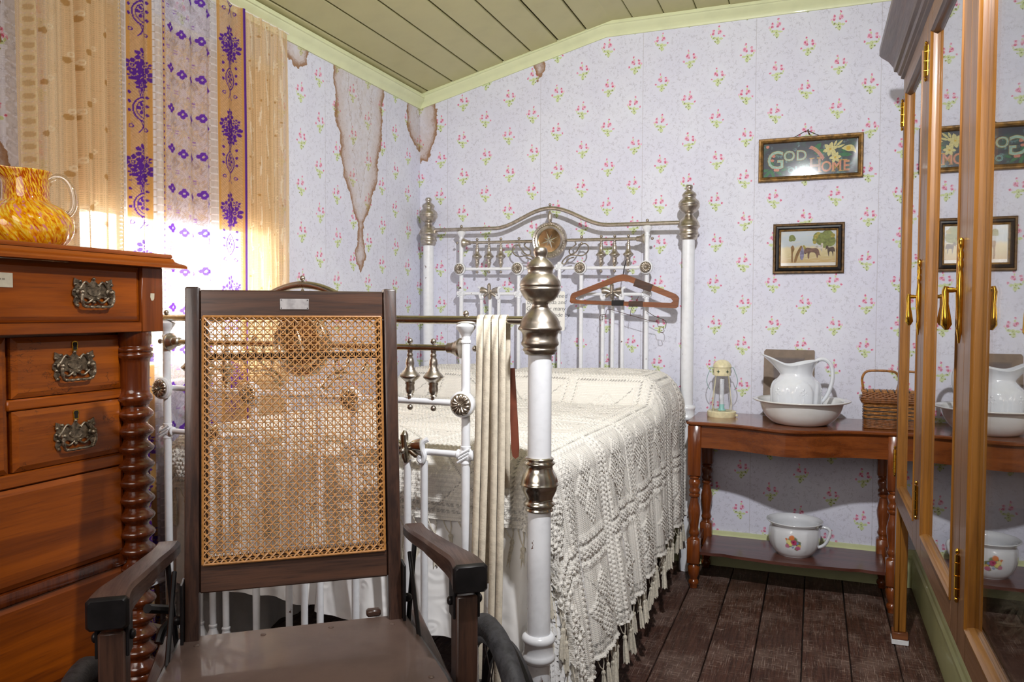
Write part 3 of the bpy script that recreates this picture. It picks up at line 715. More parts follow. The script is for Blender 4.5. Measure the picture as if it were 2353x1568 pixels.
    for x in (-.053, 0, .053):
        MB().tube([(x, y, zb), (x, y, Z(x, -.212))], .0098, 12).part('baluster', we, bed); kid(bell_me, we, (x, y, zb))
        if x: kid(knot_me, we, (x, y, Z(x, -.204))).scale = (.8, .8, 1.0)
    MB().box(-HW if head else -.675, HW, y-.012, y+.012, zb-.022, zb, .003).part('bottom_rail', we, bed)
def smooth(pts, k):
    P = [Vector((*p, 0)) if len(p) == 2 else Vector(p) for p in pts]; out = []
    for i in range(len(P)-1):
        a, b, c, d = P[max(0, i-1)], P[i], P[i+1], P[min(len(P)-1, i+2)]
        for j in range(k):
            t = j/k; q = .5*((2*b)+(c-a)*t+(2*a-5*b+4*c-d)*t*t+(3*b-a-3*c+d)*t**3); out.append(q)
    out.append(P[-1])
    return [tuple(q[:2]) if len(pts[0]) == 2 else tuple(q) for q in out]
plain('medal_gold', lin(228, 204, 160), .2, 1, 0, .35, 12)
bed_end(0, 1.679, .62, True)
bed_end(-2.0, 1.221, .27, False)
for s in (-1, 1): MB().box(s*(HW-.03)-.004, s*(HW-.03)+.004, -1.985, -.015, .36, .42).box(s*(HW-.03)-.03*(s > 0), s*(HW-.03)+.03*(s < 0), -1.985, -.015, .36, .366).part('side_rail', 'white_enamel', bed)

# ---------------------------------------------------------------- bed covers
bm4 = Matrix.Translation(BED0) @ Matrix.Rotation(BTH, 4, 'Z')
def drape(a, b, hw, r, yb, z0, flare, fold, seed, puff=1.0):
    hw = np.where(a < 0, hw-.075, hw); flare = flare*(1+6*np.clip((-b-.35)/1.2, 0, 1)*(a > 0))
    zt = z0 + np.zeros_like(a)
    hump = np.clip((b+.60)/.16, 0, 1); hump = hump*hump*(3-2*hump); tail = np.clip((-.03-b)/.10, 0, 1)
    gap = 1-.55*np.exp(-((a+.16)/.055)**2)
    side = np.clip((.80-np.abs(a))/.22, 0, 1); side = side*side*(3-2*side)
    zt = zt + puff*.115*hump*gap*side*(.55+.45*tail)
    ex = np.maximum(0, np.abs(a)-(hw-r)); ey = np.maximum(0, -(b-yb)); pw = 1.7
    e = (ex**pw+ey**pw)**(1/pw)+1e-9; n2 = np.hypot(ex, ey)+1e-9
    th = np.minimum(e/r, PI/2); ev = np.maximum(0, e-r*PI/2)
    h = r*np.sin(th)+ev*flare; v = r*(1-np.cos(th))+ev
    dx, dy = ex/n2, ey/n2
    ang = np.arctan2(ey, ex+1e-9)
    w = b*(1-dy)+a*dy*1.0+ang*.4
    rr = np.random.RandomState(seed); ph = rr.rand(4)*6
    fo = fold*np.minimum(1, ev/.35)*(np.sin(w*27+ph[0])+.6*np.sin(w*44+ph[1])+.35*np.sin(w*71+ph[2]))
    h = h+fo
    x = np.sign(a)*(np.minimum(np.abs(a), hw-r)+h*dx); y = np.maximum(b, yb)-h*dy
    flat = (1-np.minimum(1, e/.05)); z = zt-v+.006*flat*np.sin(a*9+1)*np.sin(b*7)
    return np.stack([x, y, z], -1)
def normals(P):
    du = np.gradient(P, axis=1); dv = np.gradient(P, axis=0); n = np.cross(du, dv); n /= (np.linalg.norm(n, axis=2, keepdims=True)+1e-12)
    return n
# cotton coverlet beneath
A, B = np.meshgrid(np.linspace(-1.40, 1.17, 280), np.linspace(-2.34, -.04, 260))
Pc = drape(A, B, .69, .06, -1.85, .838, .02, .010, 4)
me = np_mesh('cotton_coverlet', Pc, uv=np.stack([A, B], -1))
cv = lk(me, 'cotton_coverlet', 'coverlet', None, BED0); cv.rotation_euler = (0, 0, BTH)
tag(cv, 'white embossed cotton coverlet hanging below the crochet bedspread', 'coverlet')
# crochet bedspread
res = .0042
A, B = np.meshgrid(np.arange(-1.10, 1.245, res), np.arange(-2.055, -.03, res))
Pq = drape(A, B, .700, .075, -1.845, .852, .022, .012, 11)
TL = .33
pu, pv = np.mod(A+.04, TL)-TL/2, np.mod(B+.13, TL)-TL/2
ap, aq = np.abs(pu), np.abs(pv)
dia = np.minimum(np.minimum(np.abs(pu)+np.abs(pv-.056), np.abs(pu)+np.abs(pv+.056)), np.minimum(np.abs(pu-.056)+np.abs(pv), np.abs(pu+.056)+np.abs(pv)))
mask = (dia < .049)
edge = np.maximum(ap, aq); mask |= ((edge > .124) & (edge < .139)) | (edge > .149)
hemr = np.minimum(1.245-np.abs(A)*np.where(A > 0, 1, 1e3) + np.where(A > 0, 0, 1e3), B+2.055)
SB = .0148
gi = np.floor(B/(SB*.9)); gu = A+(np.mod(gi, 2))*SB/2
bu = np.mod(gu, SB)-SB/2; bv = np.mod(B, SB*.9)-SB*.45
bob = np.maximum(0, 1-(np.hypot(bu, bv)/.0068)**2)**.55
H = .0068*bob*mask
H += .0016*(np.sin(B*2*PI/.0105))*(~mask)*(edge < .12)+.002*((edge > .118) & (edge < .125))
hole = (np.abs(ap-aq) < .0042) & (np.mod(A+B, .012) < .005) & (edge < .115) & (dia > .05)
hole |= (np.abs(edge-.1435) < .0032) & (np.mod(A-B, .013) < .0065)
hole |= (np.abs(hemr-.022) < .004) & (np.mod(A+B, .015) < .009)
hole |= (np.abs(hemr-.040) < .0035) & (np.mod(A+B, .015) < .009)
Pq = Pq+normals(Pq)*H[..., None]
cr_col = np.empty(A.shape+(4,)); cr_col[..., :3] = L3(238, 234, 226)
cr_col[..., :3] *= (1-.05*np.sin(A*3.1)*np.sin(B*2.3))[..., None]
cr_col[..., 3] = np.where(hole, .35, 1.)
me = np_mesh('crochet_bedspread', Pq, col=cr_col, uv=np.stack([A, B], -1))
cb = lk(me, 'crochet_bedspread', 'crochet', None, BED0); cb.rotation_euler = (0, 0, BTH)
tag(cb, 'cream crochet bedspread with bobble diamonds and tasselled fringe', 'bedspread')
ORG[cb.name] = Vector((0, 0, 0))
# fringe: knotted mesh strands and tassels along the hem
ts = MB(); n = 12; rows = []
for (r, z) in ((.002, 0), (.005, -.003), (.0056, -.009), (.0038, -.013), (.0046, -.018), (.0062, -.034), (.0072, -.058), (.0078, -.074)):
    rows.append([(r*(1+.22*math.cos(i*PI))*math.cos(2*PI*i/n), r*(1+.22*math.cos(i*PI))*math.sin(2*PI*i/n), z-(.004*(i % 3) if z < -.07 else 0)) for i in range(n)])
ts.grid(rows, closed_u=True)
tas_me = ts.mesh('tassel', sharp=1.5)
hem = []
iB = A.shape[0]-1
for b in np.arange(-.10, -1.86, -.043): hem.append((1.2429, b))
for q in np.linspace(-1.87, -2.053, 6): hem.append((1.2429, q))
for a in np.arange(1.19, -1.0, -.045): hem.append((a, -2.0545))
for i, (a, b) in enumerate(hem):
    p0 = drape(np.array([[a]]), np.array([[b]]), .700, .075, -1.845, .852, .022, .012, 11)[0, 0]
    d = .03+.006*((i*7) % 3)
    if i+1 < len(hem):
        a2, b2 = hem[i+1]; p2 = drape(np.array([[a2]]), np.array([[b2]]), .700, .075, -1.845, .852, .022, .012, 11)[0, 0]
        c0 = Vector(p0)+Vector((0, 0, -d)); m = MB()
        m.tube([tuple(p0), tuple((Vector(p0)+c0)/2+Vector((0, .006, 0))), tuple(c0)], .0017, 5)
        mid = (Vector(p0)+Vector(p2))/2
        m.tube([tuple(mid), tuple((mid+c0)/2+Vector((0, 0, -.006))), tuple(c0)], .0017, 5)
        m.part('fringe_strand', 'tassel_thread', cb)
        o = lk(tas_me, 'tassel', 'tassel_thread', cb, c0); o.rotation_euler = (random.uniform(-.12, .12), random.uniform(-.12, .12), random.uniform(0, 3)); s = random.uniform(.9, 1.15); o.scale = (s, s, s)

# ---------------------------------------------------------------- things hung on the bed
def bp(x, y, z): return bm4 @ Vector((x, y, z))
def webbing(x0, x1, dxb, label, zlow, zback):
    o = bp((x0+x1)/2, -2.0, 1.221); t = thing('webbing_strap', label, 'strap', o, BTH, group='webbing straps over the foot rail', local=True)
    w = (x1-x0)/2; xc = 0
    def path(off, r):
        pts = []
        for z in np.linspace(zlow-1.221, 0, 14): pts.append((dxb*(z/-1.2), -r-.012*(z/-1.2) - .004*math.sin(z*5), z))
        for a in np.linspace(0, PI, 9): pts.append((0, -r*math.cos(a), r*math.sin(a)))
        for z in np.linspace(0, zback-1.221, 8): pts.append((0, r+.004, z))
        return pts
    def ribbon(c, hw, r, name, mat):
        pp = path(0, r); rows = []
        for p in pp: rows.append([(p[0]+c-hw, p[1], p[2]), (p[0]+c+hw, p[1], p[2])])
        q = MB().grid(rows); o = lk(q.mesh(name), name, mat, t); sol = o.modifiers.new('thick', 'SOLIDIFY'); sol.thickness = .0022
        return o
    for s in (-1, 1): ribbon(s*w*.5, w*.492, .0135, 'web_band', 'strap_web')
    ribbon(0, .0007, .0138, 'web_seam', 'strap_line')
    return t
t1 = webbing(.539, .577, -.022, 'cream webbing strap over the foot rail, beside the iron column', .04, .55)
t2 = webbing(.580, .618, -.006, 'cream webbing strap over the foot rail, beside the corner post', .04, .80)
m = MB().prism([(-.008, 0), (-.011, -.20), (-.008, -.222), (0, -.228), (.008, -.222), (.011, -.20), (.008, 0)], -.001, .001, M=T(.020, .024, -.12) @ RY(-.05) @ RX(PI/2))
o = m.part('leather_tab', 'leather', t2); o['label'] = 'brown leather strap end with a rounded tip'
m = MB().prism([(-.006, 0), (-.010, -.17), (0, -.19), (.010, -.17), (.006, 0)], -.001, .001, M=T(.016, .026, -.08) @ RY(.06) @ RX(PI/2))
m.part('leather_tab', 'leather', t1)
# handwritten note hung behind the finial
def text(body, size, mat, parent, M, name='lettering', ext=.0002, shear=0, off=0):
    cu = bpy.data.curves.new('txt', 'FONT'); cu.body = body; cu.size = size; cu.extrude = ext; cu.shear = shear; cu.offset = off; cu.resolution_u = 3
    ob = bpy.data.objects.new('txt', cu); COL.objects.link(ob); dg = bpy.context.evaluated_depsgraph_get()
    me = bpy.data.meshes.new_from_object(ob.evaluated_get(dg)); bpy.data.objects.remove(ob); me.transform(M)
    me.transform(Matrix.Translation(-ORG.get(parent.name, Vector((0, 0, 0))))); me.name = name; me.materials.clear()
    return lk(me, name, mat, parent)
nt = thing('handwritten_note', 'white card with handwriting tied to the headboard bars', 'note', bp(-.008, -.045, 1.24), BTH, local=True)
MB().prism([(-.105, -.085), (-.100, -.09), (.10, -.09), (.106, -.084), (.106, .102), (.10, .108), (-.10, .108), (-.105, .102)], -.0006, .0006, M=RX(PI/2)).part('card', 'note_paper', nt)
for x, z, b in ((-.094, .075, 'T'), (.034, .075, 'owned'), (-.098, .043, 'by th'), (.006, .043, 'reda and'), (-.102, .011, 'Gu'), (.006, .011, 'or many'), (-.102, -.020, 'm'), (.052, -.020, 'ade by'), (.056, -.056, 'ily')):
    text(b, .031, 'ink', nt, T(x, -.0012, z) @ RX(PI/2), shear=.12, off=-.0004)
# wooden coat hanger on the upper bar
hg = thing('coat_hanger', 'brown wooden coat hanger with black tape on the headboard', 'hanger', bp(.398, -.05, 1.285), BTH, local=True)
OUT = [(-.266, .040), (-.258, .052), (-.02, .140), (.0, .143), (.02, .140), (.255, .046), (.266, .036), (.272, .026), (.268, -.014), (.258, -.022), (-.262, .002), (-.270, .010)]
INN = [(-.235, .034), (-.03, .106), (.0, .110), (.03, .106), (.235, .024), (.245, .012), (.236, .004), (-.236, .018), (-.243, .026)]
bm = bmesh.new()
def ringb(pts, y): return [bm.verts.new((x, y, z)) for x, z in pts]
of, ob_ = ringb(OUT, -.007), ringb(OUT, .007); inf, inb = ringb(INN, -.007), ringb(INN, .007)
for rg, rev in ((of, 0), (inf, 0), (ob_, 0), (inb, 0)):
    for i in range(len(rg)): bm.edges.new((rg[i], rg[(i+1) % len(rg)]))
for f_, i_ in ((of, inf), (ob_, inb)):
    es = [e for e in bm.edges if all(v in f_ or v in i_ for v in e.verts)]
    bmesh.ops.triangle_fill(bm, use_beauty=True, edges=es)
for p, q in ((of, ob_), (inf, inb)):
    for i in range(len(p)): bm.faces.new((p[i], p[(i+1) % len(p)], q[(i+1) % len(p)], q[i]))
bmesh.ops.recalc_face_normals(bm, faces=bm.faces[:]); me = bpy.data.meshes.new('hanger_body'); bm.to_mesh(me); bm.free()
lk(me, 'hanger_body', 'hanger_wood', hg)
MB().tube(smooth([(0, 0, .138), (.003, 0, .165), (.008, 0, .185), (.010, .008, .200), (.008, .022, .212), (.004, .045, .214), (.002, .062, .205), (.0, .066, .19)], 4), .0022, 6).part('hook', 'black_iron', hg)
for x0, x1, mt in ((-.055, .005, 'black_iron'), (.03, .10, 'chair_x')):
    MB().box(x0, x1, -.009, .009, -.0095-.046*(x0+x1)/2-.002, .0135-.046*(x0+x1)/2+.002, .001).part('tape', mt, hg)
MB().box(-.045, .045, -.0085, .0085, -.019, .019, .001, M=T(.10, 0, .0885) @ RY(.345)).part('tape', 'chair_x', hg)
# wire trouser hanger
wh = thing('wire_hanger', 'thin wire trouser hanger with clips below the wooden hanger', 'hanger', bp(.40, -.03, 1.26), BTH, local=True)
WP = [(-.125, -.055), (-.12, -.03), (-.095, -.028), (-.088, -.005), (-.06, -.006), (.02, -.028), (.10, -.05), (.135, -.058), (.162, -.062), (.168, -.085), (.19, -.088), (.196, -.11), (.178, -.112), (.176, -.092)]
MB().tube(smooth([(x, 0, z) for x, z in WP], 3), .0014, 5).part('wire', 'wire_dark', wh)
MB().tube(smooth([(.03, 0, -.035), (.035, 0, .0), (.06, 0, .04), (.07, 0, .06)], 4), .0014, 5).part('wire', 'wire_dark', wh)
MB().tube(smooth([(.11, 0, -.01), (.15, 0, -.035), (.20, 0, -.055), (.205, 0, -.08), (.20, 0, -.095)], 4), .0014, 5).part('wire', 'wire_dark', wh)
MB().tube(smooth([(-.125, 0, -.055), (-.108, 0, -.052), (-.112, 0, -.03), (-.095, 0, -.028)], 3), .0014, 5).part('clip', 'wire_dark', wh)
# ================================================================ wheelchair
WA = .6597
ch = thing('wheelchair', 'antique dark wooden wheelchair with woven cane back', 'wheelchair', (1.042, -2.5448, 0), WA, local=True)
REC = .1177
def BK(u, off, z): return (u, -off+math.tan(REC)*(z-.5), z)     # point on the reclined back; off = towards the sitter
MBK = Matrix(((1, 0, 0, 0), (0, 1, math.tan(REC), -.5*math.tan(REC)), (0, 0, 1, 0), (0, 0, 0, 1)))
for s, x0, x1 in ((-1, -.226, -.197), (1, .197, .226)):
    MB().box(x0, x1, -.012, .026, .545, 1.293, .004, M=MBK, seg=2).part('back_post', 'chair_z', ch)
MB().box(-.197, .197, -.004, .018, 1.222, 1.287, .003, M=MBK).part('top_rail', 'chair_x', ch)
MB().box(-.197, .197, -.004, .018, .648, .722, .003, M=MBK).part('lower_rail', 'chair_x', ch)
for s in (-1, 1): MB().box(min(s*.197, s*.178), max(s*.197, s*.178), -.002, .014, .722, 1.222, .002, M=MBK).part('inner_stile', 'chair_z', ch)
MB().box(-.031, .031, -.0062, -.004, 1.245, 1.269, .0006, M=MBK).part('name_plate', 'plate_metal', ch)['label'] = 'small worn metal name plate'
for x, z in ((-.028, 1.248), (.028, 1.248), (-.028, 1.266), (.028, 1.266)): MB().ell((x, -.0065, z), (.0012, .0008, .0012), 6, 4, MBK).part('plate_pin', 'black_iron', ch)
MB().box(-.19, .19, .05, .062, 1.132, 1.146, .002, M=MBK).part('push_bar', 'black_iron', ch)
# six-way cane weave
cx0, cx1, cz0, cz1 = -.190, .190, .708, 1.229; NX, NZ = 23, 31
dx = (cx1-cx0)/NX; dz = (cz1-cz0)/NZ
def strand(pts, w, h, name='cane_strand', mat='cane', k=5):
    MB().tube([tuple(MBK @ Vector(p)) for p in pts], w, k, flat=None).part(name, mat, ch)
for i in range(NX):
    for o in (-.17, .17):
        x = cx0+dx*(i+.5+o) ; ph = 0 if o < 0 else 1
        strand([(x, -.0065+.0011*(1 if (j+ph) % 2 else -1), cz0+dz*j*.5) for j in range(2*NZ+1)], .0011, 0)
for j in range(NZ):
    for o in (-.17, .17):
        z = cz0+dz*(j+.5+o); ph = 0 if o < 0 else 1
        strand([(cx0+dx*i*.5, -.0065-.0011*(1 if (i+ph) % 2 else -1), z) for i in range(2*NX+1)], .0011, 0)
for sg in (1, -1):
    for k in range(-NZ, NX+1):
        # diagonals through the weave nodes
        pts = []
        for j in range(0, 2*NZ+1):
            i = k+j*.5
            x = cx0+dx*(i) if sg > 0 else cx1-dx*(i); z = cz0+dz*j*.5
            if cx0-1e-6 <= x <= cx1+1e-6: pts.append((x, -.0088-.0004*sg+.0012*(1 if j % 2 else -1), z))
        if len(pts) > 2: strand(pts, .0012, 0)
bd = [(cx0, -.009, cz0), (cx1, -.009, cz0), (cx1, -.009, cz1), (cx0, -.009, cz1)]
for a in range(4):
    p, q = Vector(bd[a]), Vector(bd[(a+1) % 4]); strand([tuple(p.lerp(q, t)) for t in np.linspace(0, 1, 8)], .003, 0, 'cane_binding', 'cane_edge', 6)
# zig-zag lacing round the edge
for a in range(4):
    p, q = Vector(bd[a]), Vector(bd[(a+1) % 4]); n = NX if a % 2 == 0 else NZ
    inn = [Vector((0, 0, 1)), Vector((-1, 0, 0)), Vector((0, 0, -1)), Vector((1, 0, 0))][a]*.014
    for st in (0, 1):
        m = MB()
        for i in range(n):
            A_, B_ = p.lerp(q, (i+(.05 if st else .95))/n), p.lerp(q, (i+(.95 if st else .05))/n)+inn
            m.tube([tuple(MBK @ (A_+Vector((0, -.001, 0)))), tuple(MBK @ (B_+Vector((0, -.001, 0))))], .0011, 5)
        o = m.part('cane_lacing', 'cane', ch); o['kind'] = 'stuff'
# seat
MB().prism([(-.232, .02), (.236, .02), (.262, -.30), (.262, -.44), (-.262, -.44), (-.262, -.30)], .535, .556).part('seat', 'seat_leather', ch)
for x, y in ((-.20, -.03), (-.07, -.01), (.07, -.01), (.20, -.03), (-.235, -.30), (.235, -.30)):
    MB().ell((x, y, .556), (.006, .006, .003), 10, 5).part('seat_stud', 'seat_leather', ch)
for s in (-1, 1): MB().tube([(s*.236, .02, .548), (s*.266, -.30, .548), (s*.266, -.44, .548)], .006, 6).part('seat_edging', 'bare_iron', ch)
MB().box(.150, .182, .020, .04, .556, .572, .004).part('seat_block', 'chair_x', ch)
# arms: S-shaped in plan
for s in (-1, 1):
    cl = smooth([(.262, .060), (.268, .02), (.284, -.05), (.290, -.10), (.302, -.17), (.315, -.225), (.318, -.262)], 5)
    rows = []
    for i, (x, y) in enumerate(cl):
        t = i/(len(cl)-1); w = .024+.010*t-.004*math.sin(t*PI); th = .030+.026*t-.008*math.sin(t*PI)
        zt = .752-.004*math.sin(t*PI*2)
        c = .006
        sec = [(-w+c, 0), (w-c, 0), (w, -c), (w, -th+c), (w-c, -th), (-w+c, -th), (-w, -th+c), (-w, -c)]
        rows.append([(s*(x+a), y, zt+b) for a, b in sec])
    m = MB().grid(rows, closed_u=True); m.add(rows[0], [tuple(range(8))])
    m.part('arm_rest', 'chair_y', ch, sharp=.6)
    m = MB(); e = rows[-1]; r2 = [(p[0], p[1]-.006, p[2]) for p in e]; cc = Vector((sum(p[0] for p in e)/8, e[0][1]-.012, sum(p[2] for p in e)/8))
    r3_ = [tuple(cc+(Vector(p)-cc)*.86+Vector((0, -.0, 0))) for p in r2]
    m.grid([e, r2, [(p[0], e[0][1]-.012, p[2]) for p in r3_]], closed_u=True); m.add([(p[0], e[0][1]-.012, p[2]) for p in r3_], [tuple(range(8))])
    m.part('arm_cap', 'black_iron', ch)
    xl = s*.315
    MB().box(xl-.022, xl+.022, -.255, -.205, .05, .686, .004, M=Matrix.Shear('XZ', 4, (0, 0)) if False else None).part('front_leg', 'chair_z', ch)
    for q in (-1, 1):
        MB().box(xl+q*.0245-.0025, xl+q*.0245+.0025, -.25, -.21, .64, .71, .001).part('leg_bracket', 'black_iron', ch)
        MB().ell((xl+q*.030, -.232, .672), (.006, .009, .009), 10, 6).part('bolt', 'black_iron', ch)
    # back bracket with bolt
    MB().box(s*.229-.003, s*.229+.003, -.02, .03, .53, .68, .001).part('post_bracket', 'black_iron', ch)
    MB().ell((s*.238, 0.004, .60), (.012, .010, .010), 8, 5).part('bolt', 'black_iron', ch)
    MB().tube([(s*.245, .012, .70), (s*.247, -.10, .55), (s*.25, -.2, .40)], .005, 6).part('arm_stay', 'black_iron', ch)
    MB().tube([(s*.262, .04, .722), (s*.25, .03, .60), (s*.24, .02, .50)], .006, 6).part('arm_stay', 'black_iron', ch)
    # wheel
    wx, wy, wz, R_ = s*.385, -.20, .302, .278
    ring = MB(); n = 64
    rows = []
    for i in range(n):
        a = 2*PI*i/n; row = []
        for k in range(12):
            b = 2*PI*k/12; tr = .024
            rr = R_+tr*math.cos(b)+(0 if not (abs(math.sin(b)) < .75 and math.cos(b) > 0) else (.0015 if i % 2 else 0))
            row.append((wx+tr*.92*math.sin(b), wy+rr*math.cos(a), wz+rr*math.sin(a)))
        rows.append(row)
    rows.append(rows[0]); ring.grid(rows, closed_u=True)
    ring.part('tyre', 'rubber', ch)
    MB().tube([(wx, wy+(R_-.026)*math.cos(a), wz+(R_-.026)*math.sin(a)) for a in np.linspace(0, 2*PI, 48, False)], .011, 8, True).part('rim', 'black_iron', ch)
    MB().tube([(wx+s*.042, wy+(R_-.04)*math.cos(a), wz+(R_-.04)*math.sin(a)) for a in np.linspace(0, 2*PI, 48, False)], .0105, 8, True).part('hand_rim', 'black_iron', ch)
    MB().lathe([(0, -.04), (.02, -.04), (.028, -.02), (.028, .02), (.02, .04), (0, .04)], n=16, M=T(wx, wy, wz) @ RY(PI/2)).part('hub', 'black_iron', ch)
    for i in range(20):
        a = 2*PI*i/20; b = a+.28*(1 if i % 2 else -1)
        MB().tube([(wx+.03*(1 if i % 2 else -1), wy+.024*math.cos(a), wz+.024*math.sin(a)), (wx, wy+(R_-.03)*math.cos(b), wz+(R_-.03)*math.sin(b))], .0016, 5).part('spoke', 'bare_iron', ch)
    for i in range(6):
        a = 2*PI*i/6+.3; MB().tube([(wx, wy+(R_-.03)*math.cos(a), wz+(R_-.03)*math.sin(a)), (wx+s*.042, wy+(R_-.04)*math.cos(a), wz+(R_-.04)*math.sin(a))], .004, 6).part('rim_stud', 'bare_iron', ch)
    MB().box(s*.27-.012, s*.27+.012, -.42, .10, .50, .534, .003).part('side_frame', 'chair_y', ch)
    MB().tube([(s*.27, -.20, .302), (s*.30, -.20, .302), (wx, wy, wz)], .010, 8).part('axle', 'black_iron', ch)
    MB().box(s*.27-.012, s*.27+.012, -.22, -.18, .28, .50, .003).part('axle_post', 'chair_z', ch)
    MB().box(s*.25-.012, s*.25+.012, .06, .09, .06, .50, .003).part('rear_leg', 'chair_z', ch)
MB().box(-.262, .262, -.43, -.40, .50, .534, .003).part('front_stretcher', 'chair_x', ch)
MB().box(-.33, .33, -.245, -.215, .10, .135, .003).part('leg_stretcher', 'chair_x', ch)
MB().tube([(.08+.05*math.cos(a), .13, .052+.05*math.sin(a)) for a in np.linspace(0, 2*PI, 1, False)]*2 if False else [(-.238, .075, .07), (.238, .075, .07)], .008, 8).part('rear_axle', 'black_iron', ch)
for s in (-1, 1): MB().lathe([(0, -.012), (.07, -.012), (.075, 0), (.07, .012), (0, .012)], n=28, M=T(s*.25, .10, .075) @ RY(PI/2)).part('rear_wheel', 'rubber', ch)
MB().tube(smooth([(-.26, .07, .60), (-.285, .055, .61), (-.30, .03, .622)], 4), .010, 8).part('brake_lever', 'black_iron', ch)
MB().tube(smooth([(-.25, .06, .585), (-.27, .04, .572), (-.278, .02, .55)], 4), .009, 8).part('brake_lever', 'black_iron', ch)

# ================================================================ chest of drawers
DX, DL = .52, .473
DYR = -2.388; DYL = -3.42; DYC = (DYR+DYL)/2
dr = thing('chest_of_drawers', 'tall varnished pine chest of drawers with bobbin-turned columns', 'dresser', (.31, DYC, 0))
# top with stepped moulding
def mould_top(x1, y0, y1, z0, z1, b):
    return MB().box(.10, x1, y0, y1, z0, z1, b, seg=3)
MB().box(.115, .538, DYL-.018, DYR+.018, 1.3735, 1.3845, .004, seg=2).part('top_board', 'dresser_y', dr)
mm = MB(); prof = [(.538, 1.3735), (.541, 1.3665), (.549, 1.362), (.558, 1.359), (.562, 1.355), (.562, 1.349), (.52, 1.349)]
for y in (DYL, DYR):
    pass
rows = []
for x, z in prof:
    d = x-.52; rows.append([(.115, DYL-d, z), (x, DYL-d, z), (x, DYR+d, z), (.115, DYR+d, z)])
mm.grid(rows); mm.part('top_moulding', 'dresser_y', dr)
MB().box(.115, DX-.012, DYL, DYR, 1.189, 1.349).part('frieze_carcass', 'dresser_y', dr)
MB().box(.115, DL-.02, DYL+.03, DYR-.03, .06, 1.189).part('carcass', 'dresser_y', dr)
MB().box(DX-.012, DX+.002, DYR-.067, DYR, 1.189, 1.349, .002).part('frieze_block', 'dresser_z', dr)
MB().box(DX-.012, DX+.002, DYL, DYL+.067, 1.189, 1.349, .002).part('frieze_block', 'dresser_z', dr)
MB().box(DX-.012, DX+.001, DYL+.067, DYR-.067, 1.189, 1.2135, .002).part('frieze_rail', 'dresser_y', dr)
def drawer(x, y0, y1, z0, z1, name='drawer', mat='dresser_y', b=.006):
    m = MB(); B_ = .012
    a = [(x, y0, z0), (x, y1, z0), (x, y1, z1), (x, y0, z1)]
    c = [(x+b, y0+B_, z0+B_), (x+b, y1-B_, z0+B_), (x+b, y1-B_, z1-B_), (x+b, y0+B_, z1-B_)]
    bk = [(x-.018, q[1], q[2]) for q in a]
    m.add(bk+a+c, [(0, 1, 5, 4), (1, 2, 6, 5), (2, 3, 7, 6), (3, 0, 4, 7), (4, 5, 9, 8), (5, 6, 10, 9), (6, 7, 11, 10), (7, 4, 8, 11), (8, 9, 10, 11), (0, 3, 2, 1)])
    return m.part(name, mat, dr, sharp=.25)
d1 = drawer(DX-.008, DYL+.069, DYR-.0685, 1.2155, 1.347)
def key(o, x, y, z):
    q = MB(); q.prism([(-.0045, -.011), (.0045, -.011), (.005, .0), (.0055, .006), (.004, .010), (0, .0115), (-.004, .010), (-.0055, .006), (-.005, 0)], 0, .0012, M=T(x, y, z) @ RZ(PI/2) @ RX(PI/2) @ Matrix.Diagonal((1.45, 1, 1, 1))).part('keyhole_plate', 'brass', o)
    MB().prism([(-.0028, -.009), (.0028, -.009), (.0028, .0), (.004, .004), (.0025, .0085), (-.0025, .0085), (-.004, .004), (-.0028, 0)], 0, .0018, M=T(x, y, z) @ RZ(PI/2) @ RX(PI/2) @ Matrix.Diagonal((1.5, 1, 1, 1))).part('keyhole', 'gap_dark', o)
# ornate drop handle
def handle(o, x, y, z):
    M = T(x, y, z) @ RZ(PI/2) @ RX(PI/2)      # plate: local x across, local y up, z out of the drawer
    half = [(0, .036), (.006, .026), (.014, .020), (.028, .021), (.038, .029), (.050, .034), (.052, .022), (.048, .014), (.055, .006), (.056, -.004), (.050, -.010), (.053, -.020), (.047, -.031), (.040, -.022), (.034, -.012), (.022, -.010), (.012, -.014), (.005, -.020), (0, -.023)]
    pts = half+[(-a, b) for a, b in half[::-1][1:-1]]
    m = MB().prism(pts, 0, .0022, M=M)
    for i in range(len(pts)):
        if i % 2 == 0: a, b = pts[i]; m.ell((a*.93, b*.9, .003), (.0048, .0042, .0034), 7, 5, M)
    for s in (-1, 1):
        m.tube([tuple(M @ Vector((s*(.012+.034*t), .016+.010*math.sin(t*5), .004))) for t in np.linspace(0, 1, 8)], .0026, 6)
        m.tube([tuple(M @ Vector((s*(.006+.036*t), -.014-.008*math.sin(t*4), .004))) for t in np.linspace(0, 1, 8)], .0026, 6)
    pl = m.part('handle_plate', 'pewter', o)
    q = MB().lathe([(0, .0015), (.0165, .0015), (.0178, .003), (.0165, .0048), (.014, .0042), (0, .0042)], n=24, M=M @ T(0, .003, 0), sy=.58); lk(q.mesh('handle_oval', ORG[dr.name]), 'handle_oval', 'pewter', o)
    for s in (-1, 1):
        q = MB().lathe([(.007, .002), (.008, .005), (.005, .008), (.0065, .012), (.0065, .016), (.004, .019), (0, .020)], n=14, M=M @ T(s*.040, .002, 0)); lk(q.mesh('handle_post', ORG[dr.name]), 'handle_post', 'pewter', o)
    bp_ = [(-.040, .002, .014), (-.043, -.010, .016), (-.040, -.024, .015), (-.036, -.030, .014)]
    pp = smooth(bp_, 4)+smooth([(-.036, -.030, .014), (-.018, -.0315, .014), (0, -.031, .014), (.018, -.0315, .014), (.036, -.030, .014)], 5)+smooth([(-p[0], p[1], p[2]) for p in bp_[::-1]], 4)
    rad = [.0026+.0014*abs(math.sin(i*.75)) for i in range(len(pp))]
    q = MB().tube([tuple(M @ Vector(p)) for p in pp], rad, 8); lk(q.mesh('handle_bail', ORG[dr.name]), 'handle_bail', 'pewter', o)
